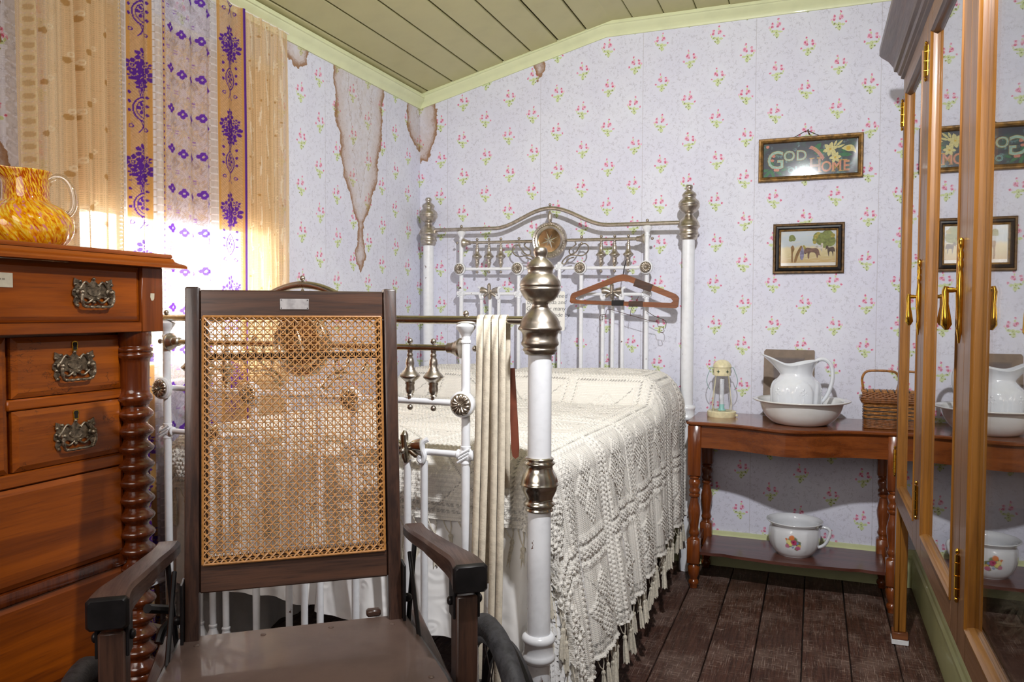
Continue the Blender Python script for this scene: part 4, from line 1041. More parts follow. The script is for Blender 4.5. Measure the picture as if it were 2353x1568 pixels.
ORG[d1.name] = ORG[dr.name]
handle(d1, DX+.000, -2.594, 1.281)
handle(d1, DX+.000, -3.214, 1.281)
def sc(y, z):       # measured on the frieze plane, carried back to the drawer plane
    k = (CAM.x-DL)/(CAM.x-DX); return CAM.y+(y-CAM.y)*k, CAM.z+(z-CAM.z)*k
RZ_ = [(1.184, 1.056), (1.029, .901)]
for z1, z0 in RZ_:
    ya, za = sc(-2.792, z0); yb, zb_ = sc(-2.515, z1)
    for k in (0, 1):
        y0, y1 = (ya, yb) if k == 0 else (DYL+DYR-yb, DYL+DYR-ya)
        d = drawer(DL-.006, y0, y1, za, zb_, mat='dresser_crackle')
        handle(d, DL+.001, *( (sc(-2.648, (z0+z1)/2-.003)) if k == 0 else (DYL+DYR-sc(-2.648, 0)[0], sc(0, (z0+z1)/2-.003)[1])))
        yk = sc(-2.645, z1-.022); key(d, DL+.0006, yk[0] if k == 0 else DYL+DYR-yk[0], yk[1])
yl, yr = sc(-2.803, 0)[0], sc(-2.512, 0)[0]
# deep middle drawer between the small ones
d = drawer(DL-.006, DYL+DYR-yl, yl, sc(0, .901)[1], sc(0, 1.184)[1], mat='dresser_y'); handle(d, DL+.001, DYC, sc(0, 1.06)[1])
for z1, z0 in ((1.056, 1.029), (.901, .868)):
    for y0, y1 in (((yl, yr), (DYL+DYR-yr, DYL+DYR-yl)) if z1 > 1 else ((DYL+DYR-yr, yr),)):
        MB().box(DL-.03, DL-.002, y0, y1, sc(0, z0)[1]+.002, sc(0, z1)[1]-.002, .003).part('drawer_rail', 'dresser_y', dr)
for z1, z0 in ((.867, .657), (.624, .412), (.378, .15)):
    d = drawer(DL-.006, DYL+DYR-sc(-2.513, 0)[0], sc(-2.513, 0)[0], sc(0, z0)[1], sc(0, z1)[1])
    for k in (-1, 1): handle(d, DL+.001, DYC+k*.33-.05, sc(0, (z0+z1)/2)[1]) if False else None
for z1, z0 in ((.656, .626), (.411, .380)):
    MB().box(DL-.03, DL+.004, DYL+DYR-yr, yr, sc(0, z0)[1]+.001, sc(0, z1)[1]-.001, .005, seg=2).part('drawer_rail', 'dresser_turned', dr)
for y in (DYR-.075, DYL+.075-.03):
    MB().box(DL-.03, DL+.002, y, y+.03+.012, .06, 1.189, .003).part('stile', 'dresser_z', dr)
    for z in (1.045, .888, .645): MB().ell((DL+.002, y+.02, z), (.0012, .003, .003), 8, 5).part('stile_peg', 'brass', dr)
# bobbin columns
P = [(0, 1.189), (.041, 1.189), (.041, 1.158), (.038, 1.155), (.038, 1.151), (.044, 1.148), (.044, 1.141), (.040, 1.138), (.044, 1.134), (.044, 1.126), (.038, 1.122), (.036, 1.112), (.035, 1.045), (.037, 1.034), (.041, 1.030), (.043, 1.022), (.041, 1.016), (.036, 1.012), (.035, 1.006)]
z = 1.004
while z > .40:
    for k in range(9):
        a = k/8*2*PI; P.append((.0365-.0085*math.cos(a), z-.043*k/8))
    z -= .043
P += [(.029, z-.004), (.04, z-.012), (.044, z-.02), (.044, z-.028), (.038, z-.034), (.044, z-.04), (.044, z-.05), (.036, z-.056), (.034, z-.08), (.034, .20), (.046, .19), (.046, .16), (0, .16)]
for y in (-2.447+.006, DYL+DYR+2.447-.006): MB().lathe([(r, zz) for r, zz in P], .478, y, 0, 28).part('bobbin_column', 'dresser_turned', dr, sharp=1.2)
MB().box(.115, DX, DYL, DYR, .06, .16, .006).part('plinth', 'dresser_y', dr)
for y in (DYL+.06, DYR-.06):
    for x in (.16, .46): MB().lathe([(0, 0), (.028, 0), (.04, .02), (.044, .04), (.03, .06), (0, .06)], x, y, 0, 18).part('foot', 'dresser_turned', dr)
pl = MB().box(DX-.0015, DX-.0008, -2.846, -2.787, 1.2885, 1.3185).part('museum_label', 'pale_tag', dr); pl['label'] = 'small cream paper label'
for i in range(5): MB().box(DX-.0008, DX-.0006, -2.842+i*.008, -2.836+i*.008, 1.3035, 1.307).part('label_print', 'grey_print', dr)
MB().prism([(-.005, .009), (.007, .009), (.006, -.004), (.003, -.009), (-.003, -.009), (-.006, .0)], 0, .0008, M=T(DX+.0022, -2.424, 1.276) @ RZ(PI/2) @ RX(PI/2)).part('paper_scrap', 'pale_tag', dr)

# ---------------------------------------------------------------- glass jug on the chest
jx, jy, jz = .30, -2.588, 1.3845
jg = thing('glass_jug', 'orange and yellow spatter glass jug on the chest top', 'jug', (jx, jy, jz))
prof = [(.0, .002), (.048, .0), (.058, .003), (.080, .016), (.096, .038), (.1015, .060), (.098, .080), (.085, .098), (.066, .110), (.055, .116), (.051, .122), (.0495, .140), (.050, .160), (.052, .176), (.056, .188), (.0545, .190), (.050, .178), (.047, .15), (.049, .122), (.080, .09), (.093, .06), (.07, .02), (0, .008)]
rows = []
for r, z in smooth(prof, 3):
    row = []
    for i in range(96):
        a = 2*PI*i/96; tw = a*13+z*95; k = .0022*math.sin(tw)*(1 if .01 < z < .112 and r > .05 else 0)
        lip = 0
        if z > .165: lip = .030*max(0, math.cos(a-PI*1.35))**6*(z-.165)/.025
        row.append((jx+(r+k+lip)*math.cos(a), jy+(r+k+lip)*math.sin(a), jz+z+lip*.25))
    rows.append(row)
MB().grid(rows, closed_u=True).part('jug_body', 'spatter_glass', jg, sharp=1.4)
ha = .62
MB().tube([(jx+q*math.cos(ha), jy+q*math.sin(ha), jz+z) for q, z in smooth([(.050, .172), (.066, .180), (.084, .176), (.098, .156), (.104, .128), (.102, .105), (.092, .090), (.086, .096)], 5)], .0075, 10).part('jug_handle', 'handle_glass', jg)
# ================================================================ washstand table
TX0, TX1, TZ = 1.545, 2.425, .757
tb = thing('washstand_table', 'reddish wooden washstand table with bowed front and turned legs', 'table', (1.98, -.22, 0))
def front(x, amp=.105, base=-.405):
    t = (x-TX0)/(TX1-TX0); w = math.exp(-((t-.50)/.20)**2)
    return base-amp*w
pts = [(TX1, -.012), (TX0, -.012)]
n = 40; fr = [(TX0+(TX1-TX0)*i/n, front(TX0+(TX1-TX0)*i/n)) for i in range(n+1)]
fr[0] = (TX0, -.395); fr[-1] = (TX1, -.395)
poly = [(TX0+.018, -.012)]+[(TX0, -.03)]+fr+[(TX1, -.03), (TX1-.018, -.012)]
m = MB(); nn = len(poly)
cxm, cym = 1.985, -.22
def ins(d): return [(x+d*(1 if x < 1.6 else (-1 if x > 2.38 else 0)), y+d*(1 if y < -.3 else (-1 if y > -.05 else 0))) for x, y in poly]
rows = [[(x, y, TZ) for x, y in ins(.006)], [(x, y, TZ-.004) for x, y in poly], [(x, y, TZ-.012) for x, y in poly], [(x, y, TZ-.018) for x, y in ins(.008)]]
m.grid(rows, closed_u=True); m.add(rows[0], [tuple(range(nn))]); m.add(rows[-1], [tuple(range(nn))[::-1]])
m.part('table_top', 'table_x', tb)
# bowed apron
xs = np.linspace(TX0+.055, TX1-.055, 36)
a0 = [[(x, front(x)+.022, z) for x in xs] for z in (.640, .739)]; a1 = [[(x, front(x)+.042, z) for x in xs] for z in (.640, .739)]
m = MB().grid([a0[0], a0[1], a1[1], a1[0], a0[0]]); m.part('apron', 'table_x', tb)
for x in (TX0+.03, TX1-.045): MB().box(x, x+.016, -.36, -.06, .645, .739).part('side_apron', 'table_x', tb)
LEG = [(.0, .0), (.017, .0), (.018, .012), (.022, .018), (.024, .026), (.021, .034), (.016, .040), (.019, .05), (.024, .062), (.0265, .080), (.027, .095), (.022, .104), (.020, .108), (.027, .112)]
LEG2 = [(.026, .225), (.020, .228), (.018, .236), (.023, .244), (.025, .252), (.021, .262), (.019, .275), (.022, .300), (.027, .335), (.028, .352), (.024, .372), (.019, .392), (.017, .410), (.024, .416), (.025, .424), (.019, .430), (.024, .436), (.025, .446), (.020, .452), (.021, .460), (.026, .472), (.026, .486), (.020, .494), (.023, .498), (.026, .503), (.022, .508), (.027, .512)]
lm = MB().lathe(LEG, n=20).box(-.028, .028, -.028, .028, .112, .225, .005).lathe(LEG2, n=20).box(-.029, .029, -.029, .029, .512, .739, .003)
leg_me = lm.mesh('leg', sharp=.9)
for x, y in ((TX0+.034, -.365), (TX1-.034, -.365), (TX0+.05, -.055), (TX1-.05, -.055)):
    o = lk(leg_me, 'leg', 'table_z', tb, Vector((x, y, 0))-ORG[tb.name])
# shelf with a wavy front and low end rails
sx = np.linspace(TX0+.06, TX1-.055, 44)
def sf(x):
    t = (x-sx[0])/(sx[-1]-sx[0]); return -.352-.022*math.exp(-((t-.5)/.24)**2)+.010*math.exp(-((t-.13)/.04)**2)+.010*math.exp(-((t-.87)/.04)**2)
poly = [(x, sf(x)) for x in sx]+[(sx[-1], -.05), (sx[0], -.05)]
m = MB().prism(poly, .147, .160); m.part('shelf', 'shelf_x', tb)
for x in (TX0+.034, TX1-.034): MB().box(x-.009, x+.009, -.34, -.08, .160, .196, .003).part('shelf_rail', 'shelf_x', tb)

# ---------------------------------------------------------------- wash basin, pitcher
bx, by = 2.022, -.285
prof = smooth([(0, .0), (.085, .0), (.106, .002), (.126, .012), (.150, .036), (.166, .066), (.174, .090), (.180, .098), (.196, .101), (.202, .105), (.198, .109), (.176, .104), (.166, .09), (.154, .06), (.12, .025), (.09, .012), (0, .010)], 3)
rows = []
for r, z in prof:
    rows.append([(bx+r*math.cos(a)*(1+(.010*math.cos(6*a) if z > .102 else 0)), by+r*math.sin(a)*(1+(.010*math.cos(6*a) if z > .102 else 0)), TZ+z) for a in np.linspace(0, 2*PI, 72, False)])
tag(MB().grid(rows, closed_u=True).top('wash_basin', 'ironstone_cream', (bx, by, TZ), sharp=1.2), 'wide white ironstone wash basin on the washstand', 'basin')
pz = TZ+.012
pt = thing('pitcher', 'white ironstone pitcher with arched panels standing in the basin', 'pitcher', (bx-.02, by, pz))
px, py = bx-.022, by
prof = smooth([(.0, .0), (.070, .0), (.082, .006), (.092, .030), (.099, .070), (.103, .110), (.103, .140), (.095, .168), (.076, .190), (.068, .202), (.068, .216), (.076, .238), (.088, .256), (.092, .262), (.086, .262), (.070, .236), (.060, .210), (.07, .18), (.09, .12), (.06, .015), (0, .01)], 4)
rows = []
SP = math.radians(186)
for i_, (r, z) in enumerate(prof):
    row = []
    for a in np.linspace(0, 2*PI, 112, False):
        k = 0
        if .012 < z < .182 and i_ < len(prof)*.55:
            ph = ((a-math.radians(-72))/(PI/3)+.5) % 1-.5
            archw = .43 if z < .12 else .43*math.sqrt(max(0, 1-((z-.12)/.062)**2))
            k = .0038 if abs(ph) < archw else -.0018
            k *= min(1, max(-1, (archw-abs(ph))*22)) if k > 0 else 1
        t = max(0, (z-.205)/.057); rr = r+k
        sp = max(0, math.cos(a-SP)); rr += t*(.055*sp**7)-t*.016*(1-abs(math.cos(a-SP))**.6)
        dz = t*(.022*sp**5+.012*max(0, math.cos(a-SP-PI))**4-.012*abs(math.sin(a-SP))**2+.006*math.cos(3*(a-SP)))
        row.append((px+rr*math.cos(a), py+rr*math.sin(a), pz+z+dz))
    rows.append(row)
MB().grid(rows, closed_u=True).part('pitcher_body', 'ironstone', pt, sharp=1.3)
hd = math.radians(5)
MB().tube([(px+q*math.cos(hd), py+q*math.sin(hd), pz+z) for q, z in smooth([(.080, .262), (.098, .272), (.120, .270), (.140, .250), (.149, .215), (.146, .170), (.132, .125), (.112, .092), (.100, .085)], 4)], [.010, .010, .0098]+[.0088]*24+[.0082]*3+[.009, .011, .012], 10, flat=1.2).part('pitcher_handle', 'ironstone', pt)
# raised sprigs on the panels
for j in range(6):
    a0_ = math.radians(-72)+j*PI/3
    m = MB()
    for (da, z, s) in ((0, .145, .006), (.10, .135, .005), (-.10, .135, .005), (.16, .122, .004), (-.16, .122, .004), (.07, .12, .004), (-.07, .12, .004), (0, .125, .005)):
        a = a0_+da; r = .1045 if z < .14 else .1035
        m.ell((px+r*math.cos(a), py+r*math.sin(a), pz+z), (s, s, s*1.1), 8, 5)
    m.tube([(px+.1065*math.cos(a0_), py+.1065*math.sin(a0_), pz+z) for z in np.linspace(.05, .12, 6)], .0016, 5)
    m.part('raised_sprig', 'ironstone', pt)

# ---------------------------------------------------------------- candle lantern
lx, ly = 1.672, -.165
ln = thing('candle_lantern', 'cream tin candle lantern with glass chimney and teal wire', 'lantern', (lx, ly, TZ))
MB().lathe([(0, 0), (.064, 0), (.066, .006), (.066, .024), (.060, .028), (.05, .028), (0, .028)], lx, ly, TZ, 32).part('base', 'lantern_cream', ln)
MB().lathe(smooth([(.050, .028), (.054, .045), (.057, .070), (.055, .095), (.048, .125), (.040, .155), (.036, .180), (.035, .200)], 4), lx, ly, TZ, 32).part('chimney', 'clear_glass', ln)
MB().lathe(smooth([(.038, .192), (.040, .196), (.040, .228), (.043, .231), (.043, .234), (.039, .244), (.030, .256), (.016, .264), (0, .266)], 2), lx, ly, TZ, 32).part('cap', 'lantern_cream', ln)
for i in range(6):
    a = -1.9+i*PI/3; M = T(lx+.0405*math.cos(a), ly+.0405*math.sin(a), TZ+.212) @ RZ(a) @ RY(PI/2)
    MB().prism([(0, .009), (.002, .002), (.009, 0), (.002, -.002), (0, -.009), (-.002, -.002), (-.009, 0), (-.002, .002)], -.0005, .0012, M=M).part('star_hole', 'lantern_green', ln)
for i in range(4):
    a = -2.2+i*PI/2; MB().tube([(lx+.055*math.cos(a), ly+.055*math.sin(a), TZ+.026), (lx+.060*math.cos(a), ly+.060*math.sin(a), TZ+.06), (lx+.039*math.cos(a), ly+.039*math.sin(a), TZ+.198)], .0014, 5).part('guard_wire', 'lantern_cream', ln)
MB().lathe([(.0, .028), (.018, .028), (.020, .032), (.012, .036), (.0115, .058), (0, .058)], lx, ly, TZ, 18).part('candle_cup', 'candle_teal', ln)
MB().lathe([(0, .058), (.0105, .058), (.0105, .175), (.003, .180), (0, .180)], lx, ly, TZ, 18).part('candle', 'candle', ln)
for s in (-1, 1):
    MB().tube([(lx+s*a, ly, TZ+z) for a, z in smooth([(.041, .228), (.050, .230), (.056, .215), (.066, .190), (.070, .165), (.064, .140), (.054, .125)], 4)], .0016, 6).part('carry_wire', 'wire_teal', ln)
MB().box(lx+.058, lx+.074, ly-.012, ly-.006, TZ+.004, TZ+.014, .001).part('base_catch', 'lantern_cream', ln)

# ---------------------------------------------------------------- photograph mount leaning on the wall
M = T(1.962, -.058, TZ+.002) @ RX(math.radians(-9.5))
cdm = thing('photo_mount', 'grey-brown cardboard photograph mount leaning behind the pitcher', 'photo mount', (1.962, -.058, TZ))
MB().prism([(-.113, 0), (.113, 0), (.113, .308), (.109, .314), (-.105, .314), (-.113, .304)], -.0014, .0014, M=M @ RX(PI/2)).part('card', 'grey_card', cdm)
MB().box(-.066, .066, -.0022, -.0014, .10, .272, M=M).part('photograph', 'grey_card_dark', cdm)
m = MB()
for a in ((-.070, -.068, .096, .276), (.068, .070, .096, .276), (-.070, .070, .274, .276), (-.070, .070, .096, .098)): m.box(a[0], a[1], -.0020, -.0014, a[2], a[3], M=M)
m.part('mount_line', 'grey_card_dark', cdm)

# ---------------------------------------------------------------- wicker basket
wx0, wx1, wy0, wy1 = 2.268, 2.408, -.335, -.225
bk = thing('wicker_basket', 'small lidded wicker basket with hoop handle on the washstand', 'basket', ((wx0+wx1)/2, (wy0+wy1)/2, TZ))
def rr_path(x0, x1, y0, y1, r, k=5):
    out = []
    for cx_, cy_, a0_ in ((x1-r, y1-r, 0), (x0+r, y1-r, PI/2), (x0+r, y0+r, PI), (x1-r, y0+r, 1.5*PI)):
        for i in range(k+1): a = a0_+PI/2*i/k; out.append((cx_+r*math.cos(a), cy_+r*math.sin(a)))
    return out
def dense(p, step):
    out = []; n = len(p)
    for i in range(n):
        a, b = Vector((*p[i], 0)), Vector((*p[(i+1) % n], 0)); m_ = max(1, int((b-a).length/step))
        for j in range(m_): q = a.lerp(b, j/m_); out.append((q.x, q.y))
    return out
base = dense(rr_path(wx0+.006, wx1-.006, wy0+.006, wy1-.006, .014), .006)
for i in range(20):
    z = TZ+.004+i*.0054; gr = 0 if i < 7 else 1
    mat = 'wicker_brown' if i < 7 else ('wicker_dark' if (i-7) % 3 == 0 and i < 18 else 'wicker')
    amp = .0018 if gr else .001; per = 5 if gr else 3
    cxx, cyy = (wx0+wx1)/2, (wy0+wy1)/2
    P3 = []
    for j, (x, y) in enumerate(base):
        d = Vector((x-cxx, y-cyy)).normalized(); k = amp*math.sin(j*2*PI/(per*2)+(PI if i % 2 else 0)); fl = 1+.02*i/20
        P3.append((cxx+(x-cxx)*fl+d.x*k, cyy+(y-cyy)*fl+d.y*k, z))
    MB().tube(P3, .0031, 6, True).part('wicker_strand', mat, bk)
for off, z, r in ((.004, .113, .0055), (.007, .121, .005), (.006, .129, .0045)):
    MB().tube([(x, y, TZ+z) for x, y in dense(rr_path(wx0-off, wx1+off, wy0-off, wy1+off, .018), .012)], r, 6, True).part('rim_strand', 'wicker_brown', bk)
for j in range(14):
    y = wy0-.004+(wy1-wy0+.008)*j/13; zz = TZ+.131+.022*math.sin(PI*min(1, j/8)/2)
    n_ = 24; P3 = [(wx0-.003+(wx1-wx0+.006)*i/n_, y, zz+.0022*math.sin(i*PI/2+(PI if j % 2 else 0))) for i in range(n_+1)]
    MB().tube(P3, .0042, 6).part('lid_strand', 'wicker_brown' if j < 5 else 'wicker', bk)
for i in range(5):
    x = wx0+.018+i*.026; MB().tube([(x, wy0+.02+.1*t*.9, TZ+.136+.022*math.sin(PI*min(1, (t*13+2)/8)/2)) for t in np.linspace(.2, .95, 8)], .0032, 5).part('lid_stake', 'wicker_dark', bk)
yc = -.262
hp = smooth([(wx0+.006, yc, TZ+.120), (wx0+.002, yc, TZ+.165), (wx0-.002, yc, TZ+.205), (wx0+.010, yc, TZ+.232), (wx0+.035, yc, TZ+.240), (wx1-.035, yc, TZ+.240), (wx1-.010, yc, TZ+.232), (wx1+.002, yc, TZ+.205), (wx1-.004, yc, TZ+.165), (wx1-.012, yc, TZ+.120)], 5)
MB().tube(hp, [.0048+.0005*(i % 2) for i in range(len(hp))], 8).part('handle', 'wicker', bk)

# ---------------------------------------------------------------- chamber pot on the shelf
cx_, cy_, cz_ = 2.002, -.215, .160
t = NT('pot_glaze'); p = t.obj()
def pb(x, z, r):
    return t.mr(t.vm('LENGTH', t.vm('MULTIPLY', t.vm('SUBTRACT', pp_, (x, 0, z)), (1/r, 0, 1/r))), 1.05, .7)
pp_ = t.vm('ADD', p, t.vm('SCALE', t.vm('SUBTRACT', t.noise(p, 130, 2, .5, 0, 1), (.5, .5, .5)), scale=.008))
side = t.mr(t.n('SeparateXYZ', {0: p}).outputs[1], -.02, -.04)
c = t.mix(t.mr(t.noise(p, 14, 3), .4, .7, 0, .2), lin(228, 230, 234), lin(208, 210, 210))
for x, z, r, k in ((-.004, .083, .024, (98, 116, 60)), (-.018, .068, .014, (112, 128, 70)), (.018, .072, .014, (96, 112, 62)), (.012, .05, .010, (120, 132, 84)), (-.008, .098, .013, (224, 128, 70)), (-.022, .080, .011, (236, 220, 150)), (-.014, .070, .010, (240, 226, 130)), (.002, .077, .0135, (190, 58, 110)), (.022, .062, .009, (226, 190, 110)), (-.026, .060, .010, (206, 120, 150)), (.018, .052, .011, (200, 96, 140)), (.016, .075, .006, (120, 140, 190)), (-.004, .055, .006, (130, 150, 190)), (-.03, .09, .006, (214, 120, 60)), (.0, .079, .005, (140, 30, 70))):
    c = t.mix(t.ma('MULTIPLY', t.ma('MULTIPLY', pb(x, z, r), side), .92), c, lin(*k))
t.bs(c, .1, 0, .5)
cp = thing('chamber_pot', 'white china chamber pot with painted rose spray on the lower shelf', 'chamber pot', (cx_, cy_, cz_))
prof = smooth([(.0, .0), (.066, .0), (.076, .004), (.092, .022), (.104, .052), (.109, .082), (.108, .108), (.104, .128), (.105, .136), (.116, .146), (.121, .151), (.117, .154), (.104, .146), (.098, .13), (.102, .09), (.085, .03), (.05, .012), (0, .010)], 4)
rows = []
for i_, (r, z) in enumerate(prof):
    out = i_ < len(prof)*.5
    rows.append([(cx_+(r+(.0022*max(0, math.sin(10*a)) if out and .03 < z < .12 else 0))*math.cos(a), cy_+(r+(.0022*max(0, math.sin(10*a)) if out and .03 < z < .12 else 0))*math.sin(a), cz_+z) for a in np.linspace(0, 2*PI, 80, False)])
MB().grid(rows, closed_u=True).part('pot_body', 'pot_glaze', cp, sharp=1.2)
hd = math.radians(-6)
MB().tube([(cx_+q*math.cos(hd), cy_+q*math.sin(hd), cz_+z) for q, z in smooth([(.106, .128), (.118, .134), (.140, .130), (.150, .116), (.144, .088), (.130, .060), (.112, .045), (.100, .042)], 4)], .0075, 10, flat=1.2).part('pot_handle', 'ironstone', cp)

# ================================================================ pictures on the back wall
def frame(parent, x0, x1, z0, z1, y, steps, name='frame_bar'):
    # steps: list of (inset from outer edge, protrusion), material swept on four mitred bars
    cor = [(x0, z0), (x1, z0), (x1, z1), (x0, z1)]; sgn = [(1, 1), (-1, 1), (-1, -1), (1, -1)]
    for k, (prof, mat, nm) in enumerate(steps):
        for i in range(4):
            j = (i+1) % 4; rows = []
            for (c_, s_) in ((cor[i], sgn[i]), (cor[j], sgn[j])): rows.append([(c_[0]+s_[0]*d, y-h, c_[1]+s_[1]*d) for d, h in prof])
            n = len(prof); m = MB().grid(rows); m.add(rows[0], [tuple(range(n))]); m.add(rows[1], [tuple(range(n))]); m.part(nm, mat, parent, sharp=.4)
plain('gilt', lin(150, 112, 56), .45, .35, 0, .28, 60, .3)
plain('gilt_dark', lin(112, 82, 44), .5, .3, 0, .3, 60, .3)
plain('ebony', lin(28, 28, 32), .2, 0, .5, .1)
g1 = thing('motto_picture', 'gilt framed motto print reading God Bless Our Home', 'picture', (2.038, -.015, 1.96))
X0, X1, Z0, Z1 = 1.811, 2.266, 1.862, 2.064
frame(g1, X0, X1, Z0, Z1, -.004, [([(0, 0), (0, .014), (.004, .019), (.010, .018), (.014, .021), (.018, .018), (.022, .012), (.022, 0)], 'gilt', 'frame_bar')])
frame(g1, X0+.0165, X1-.0165, Z0+.0165, Z1-.0165, -.004, [([(0, .018), (.003, .017), (.0065, .010), (.0065, 0)], 'gilt_dark', 'frame_slip')])
t = NT('motto_ground'); p = t.obj(); n = t.noise(p, 26, 4, .6); n2 = t.noise(p, 60, 3)
c = t.mix(t.mr(n, .45, .65, 0, .8), lin(30, 36, 56), lin(44, 88, 70)); c = t.mix(t.mr(n2, .58, .72, 0, .7), c, lin(120, 160, 160)); t.bs(c, .5)
MB().box(X0+.02, X1-.02, -.006, -.004, Z0+.02, Z1-.02).part('print', 'motto_ground', g1)
for nm, c in (('ltr_gold', (214, 170, 84)), ('ltr_mint', (170, 204, 188)), ('ltr_pink', (226, 150, 128)), ('ltr_grey', (190, 160, 156)), ('ltr_blue', (92, 158, 164)), ('lily', (226, 216, 150)), ('lily_y', (226, 190, 70)), ('leaf_g', (60, 128, 84)), ('ribbon', (214, 150, 134))): plain(nm, lin(*c), .6, 0, 0, .12, 150)
PM = T(X0, -.0062, Z0) @ RX(PI/2)
def word(b, x, z, size, mat, edge='ltr_gold', w=1.0):
    text(b, size, edge, g1, PM @ T(x, z, 0) @ Matrix.Diagonal((w, 1, 1, 1)), off=.0016, name='letter_outline'); text(b, size, mat, g1, PM @ T(x, z, .0006) @ Matrix.Diagonal((w, 1, 1, 1)), name='letter')
word('G', .036, .060, .120, 'ltr_mint', w=.92); word('O', .110, .095, .066, 'ltr_mint'); word('D', .166, .095, .066, 'ltr_mint')
word('H', .224, .036, .088, 'ltr_grey', w=.86)
for k, l in enumerate('OME'): word(l, (.276, .321, .370)[k], .036, .067, 'ltr_pink', w=.86)
word('O', .132, .038, .036, 'ltr_blue', 'ltr_mint'); word('U', .163, .038, .042, 'ltr_blue', 'ltr_mint'); word('R', .189, .038, .040, 'ltr_blue', 'ltr_mint')
# slab serifs on the big letters
ser = MB()
for x, w in ((.226, .022), (.258, .022), (.322, .016), (.352, .016), (.370, .018)):
    for z in (.034, .036+(.062 if x < .27 else .047)): ser.box(x, x+w, z, z+.004, -.0002, .0008, M=PM)
ser.part('letter_serif', 'ltr_gold', g1)
rbm = MB(); rows = [[(.232+.052*tt, .158-.036*tt*tt-.010*tt, .0012), (.222+.052*tt, .146-.036*tt*tt-.010*tt, .0012)] for tt in np.linspace(0, 1.15, 10)]
rbm.grid(rows, M=PM); rbm.part('motto_ribbon', 'ribbon', g1)
text('BLESS', .013, 'ltr_gold', g1, PM @ T(.240, .146, .0016) @ RZ(-.75))
def petal(m, x, z, L, w, a, h=.0012): m.prism([(0, 0), (L*.35, w*.8), (L*.7, w*.7), (L, 0), (L*.7, -w*.7), (L*.35, -w*.8)], h, h+.0004, M=PM @ T(x, z, 0) @ RZ(a))
for (x, z, r, a0_) in ((.315, .137, .034, .3), (.337, .098, .027, .1)):
    for k in range(6): m = MB(); petal(m, x, z, r, r*.34, a0_+k*PI/3, .0014+.0001*k); m.part('lily_petal', 'lily', g1)
    MB().ell((x, z, .0022), (.005, .005, .0008), 8, 4, PM).part('lily_heart', 'lily_y', g1)
for (x, z, L, w, a) in ((.337, .146, .045, .006, .75), (.338, .140, .042, .006, .35), (.33, .15, .03, .006, 1.1)): m = MB(); petal(m, x, z, L, w, a); m.part('lily_bud', 'lily', g1)
MB().prism(smooth([(.362, .138), (.385, .150), (.408, .150), (.420, .134), (.424, .112), (.412, .122), (.392, .122), (.375, .130), (.362, .138)], 3), .0012, .0018, M=PM).part('calla_lily', 'lily', g1)
MB().ell((.392, .136, .0018), (.010, .010, .0008), 10, 4, PM).part('calla_heart', 'lily_y', g1)
for (x, z, L, w, a) in ((.06, .06, .06, .010, -2.3), (.055, .062, .055, .009, -1.2), (.07, .06, .05, .009, -.7), (.05, .06, .05, .009, -2.9), (.245, .12, .055, .016, .3), (.35, .112, .06, .012, -.1), (.245, .13, .05, .014, .9), (.36, .125, .04, .01, .2), (.07, .075, .03, .008, 2.2), (.10, .05, .03, .007, .3)):
    m = MB(); petal(m, x, z, L, w, a, .0003); m.part('leaf', 'leaf_g', g1)
for (x, z) in ((.040, .165), (.076, .055), (.086, .054), (.068, .12), (.062, .10)): MB().ell((x, z, .0012), (.008, .007, .0006), 9, 4, PM).part('blossom', 'ltr_pink', g1)
MB().box(X0+.02, X1-.02, -.0105, -.0095, Z0+.02, Z1-.02).part('picture_glass', 'print_glass', g1)
MB().tube([(1.962, -.006, 2.062), (2.012, -.006, 2.088), (2.028, -.006, 2.091), (2.085, -.006, 2.062)], .0012, 5).part('hanging_cord', 'wire_dark', g1)
MB().tube(smooth([(2.030, 0, 2.096), (2.028, -.010, 2.092), (2.032, -.012, 2.080), (2.036, -.008, 2.073)], 4), .003, 6).part('wall_hook', 'gilt_dark', g1)

g2 = thing('horse_picture', 'black and gilt framed print of horses at a ford', 'picture', (2.038, -.015, 1.54))
X0, X1, Z0, Z1 = 1.882, 2.194, 1.428, 1.662
frame(g2, X0, X1, Z0, Z1, -.004, [([(0, 0), (0, .010), (.004, .014), (.010, .013), (.012, .009), (.012, 0)], 'gilt_dark', 'outer_frame'), ([(.012, 0), (.012, .012), (.015, .018), (.022, .019), (.027, .014), (.028, 0)], 'ebony', 'black_frame'), ([(.028, 0), (.028, .013), (.031, .012), (.036, .006), (.036, 0)], 'gilt', 'gilt_slip')])
px0, px1, pz0, pz1 = X0+.034, X1-.034, Z0+.034, Z1-.034
MB().box(px0, px1, -.0055, -.004, pz0, pz1).part('print_paper', 'note_paper', g2)
t = NT('horse_ground'); p = t.obj(); sp = t.n('SeparateXYZ', {0: p}); n = t.noise(p, 34, 4, .6); n2 = t.noise(t.map(p, (1, 1, 6)), 22, 3)
z = t.ma('ADD', sp.outputs[2], t.ma('MULTIPLY', t.ma('SUBTRACT', n, .5), .03))
c = t.ramp(t.mr(z, -.07, .08, 0, 1, False), [(0., lin(196, 158, 96)), (.28, lin(206, 190, 140)), (.50, lin(222, 206, 160)), (.60, lin(190, 200, 206)), (1., lin(204, 214, 222))])
c = t.mix(t.mr(n2, .5, .7, 0, .4), c, lin(226, 216, 190)); t.bs(c, .6)
MB().box(px0+.003, px1-.003, -.0062, -.0055, pz0+.016, pz1-.003).part('scene_print', 'horse_ground', g2)
for nm, c in (('tree_p', (142, 152, 84)), ('tree_y', (190, 176, 84)), ('horse_brown', (136, 104, 90)), ('horse_dark', (96, 78, 70)), ('horse_white', (222, 212, 202)), ('trunk_p', (150, 112, 60)), ('rider_p', (150, 146, 178))): plain(nm, lin(*c), .7, 0, 0, .2, 90)
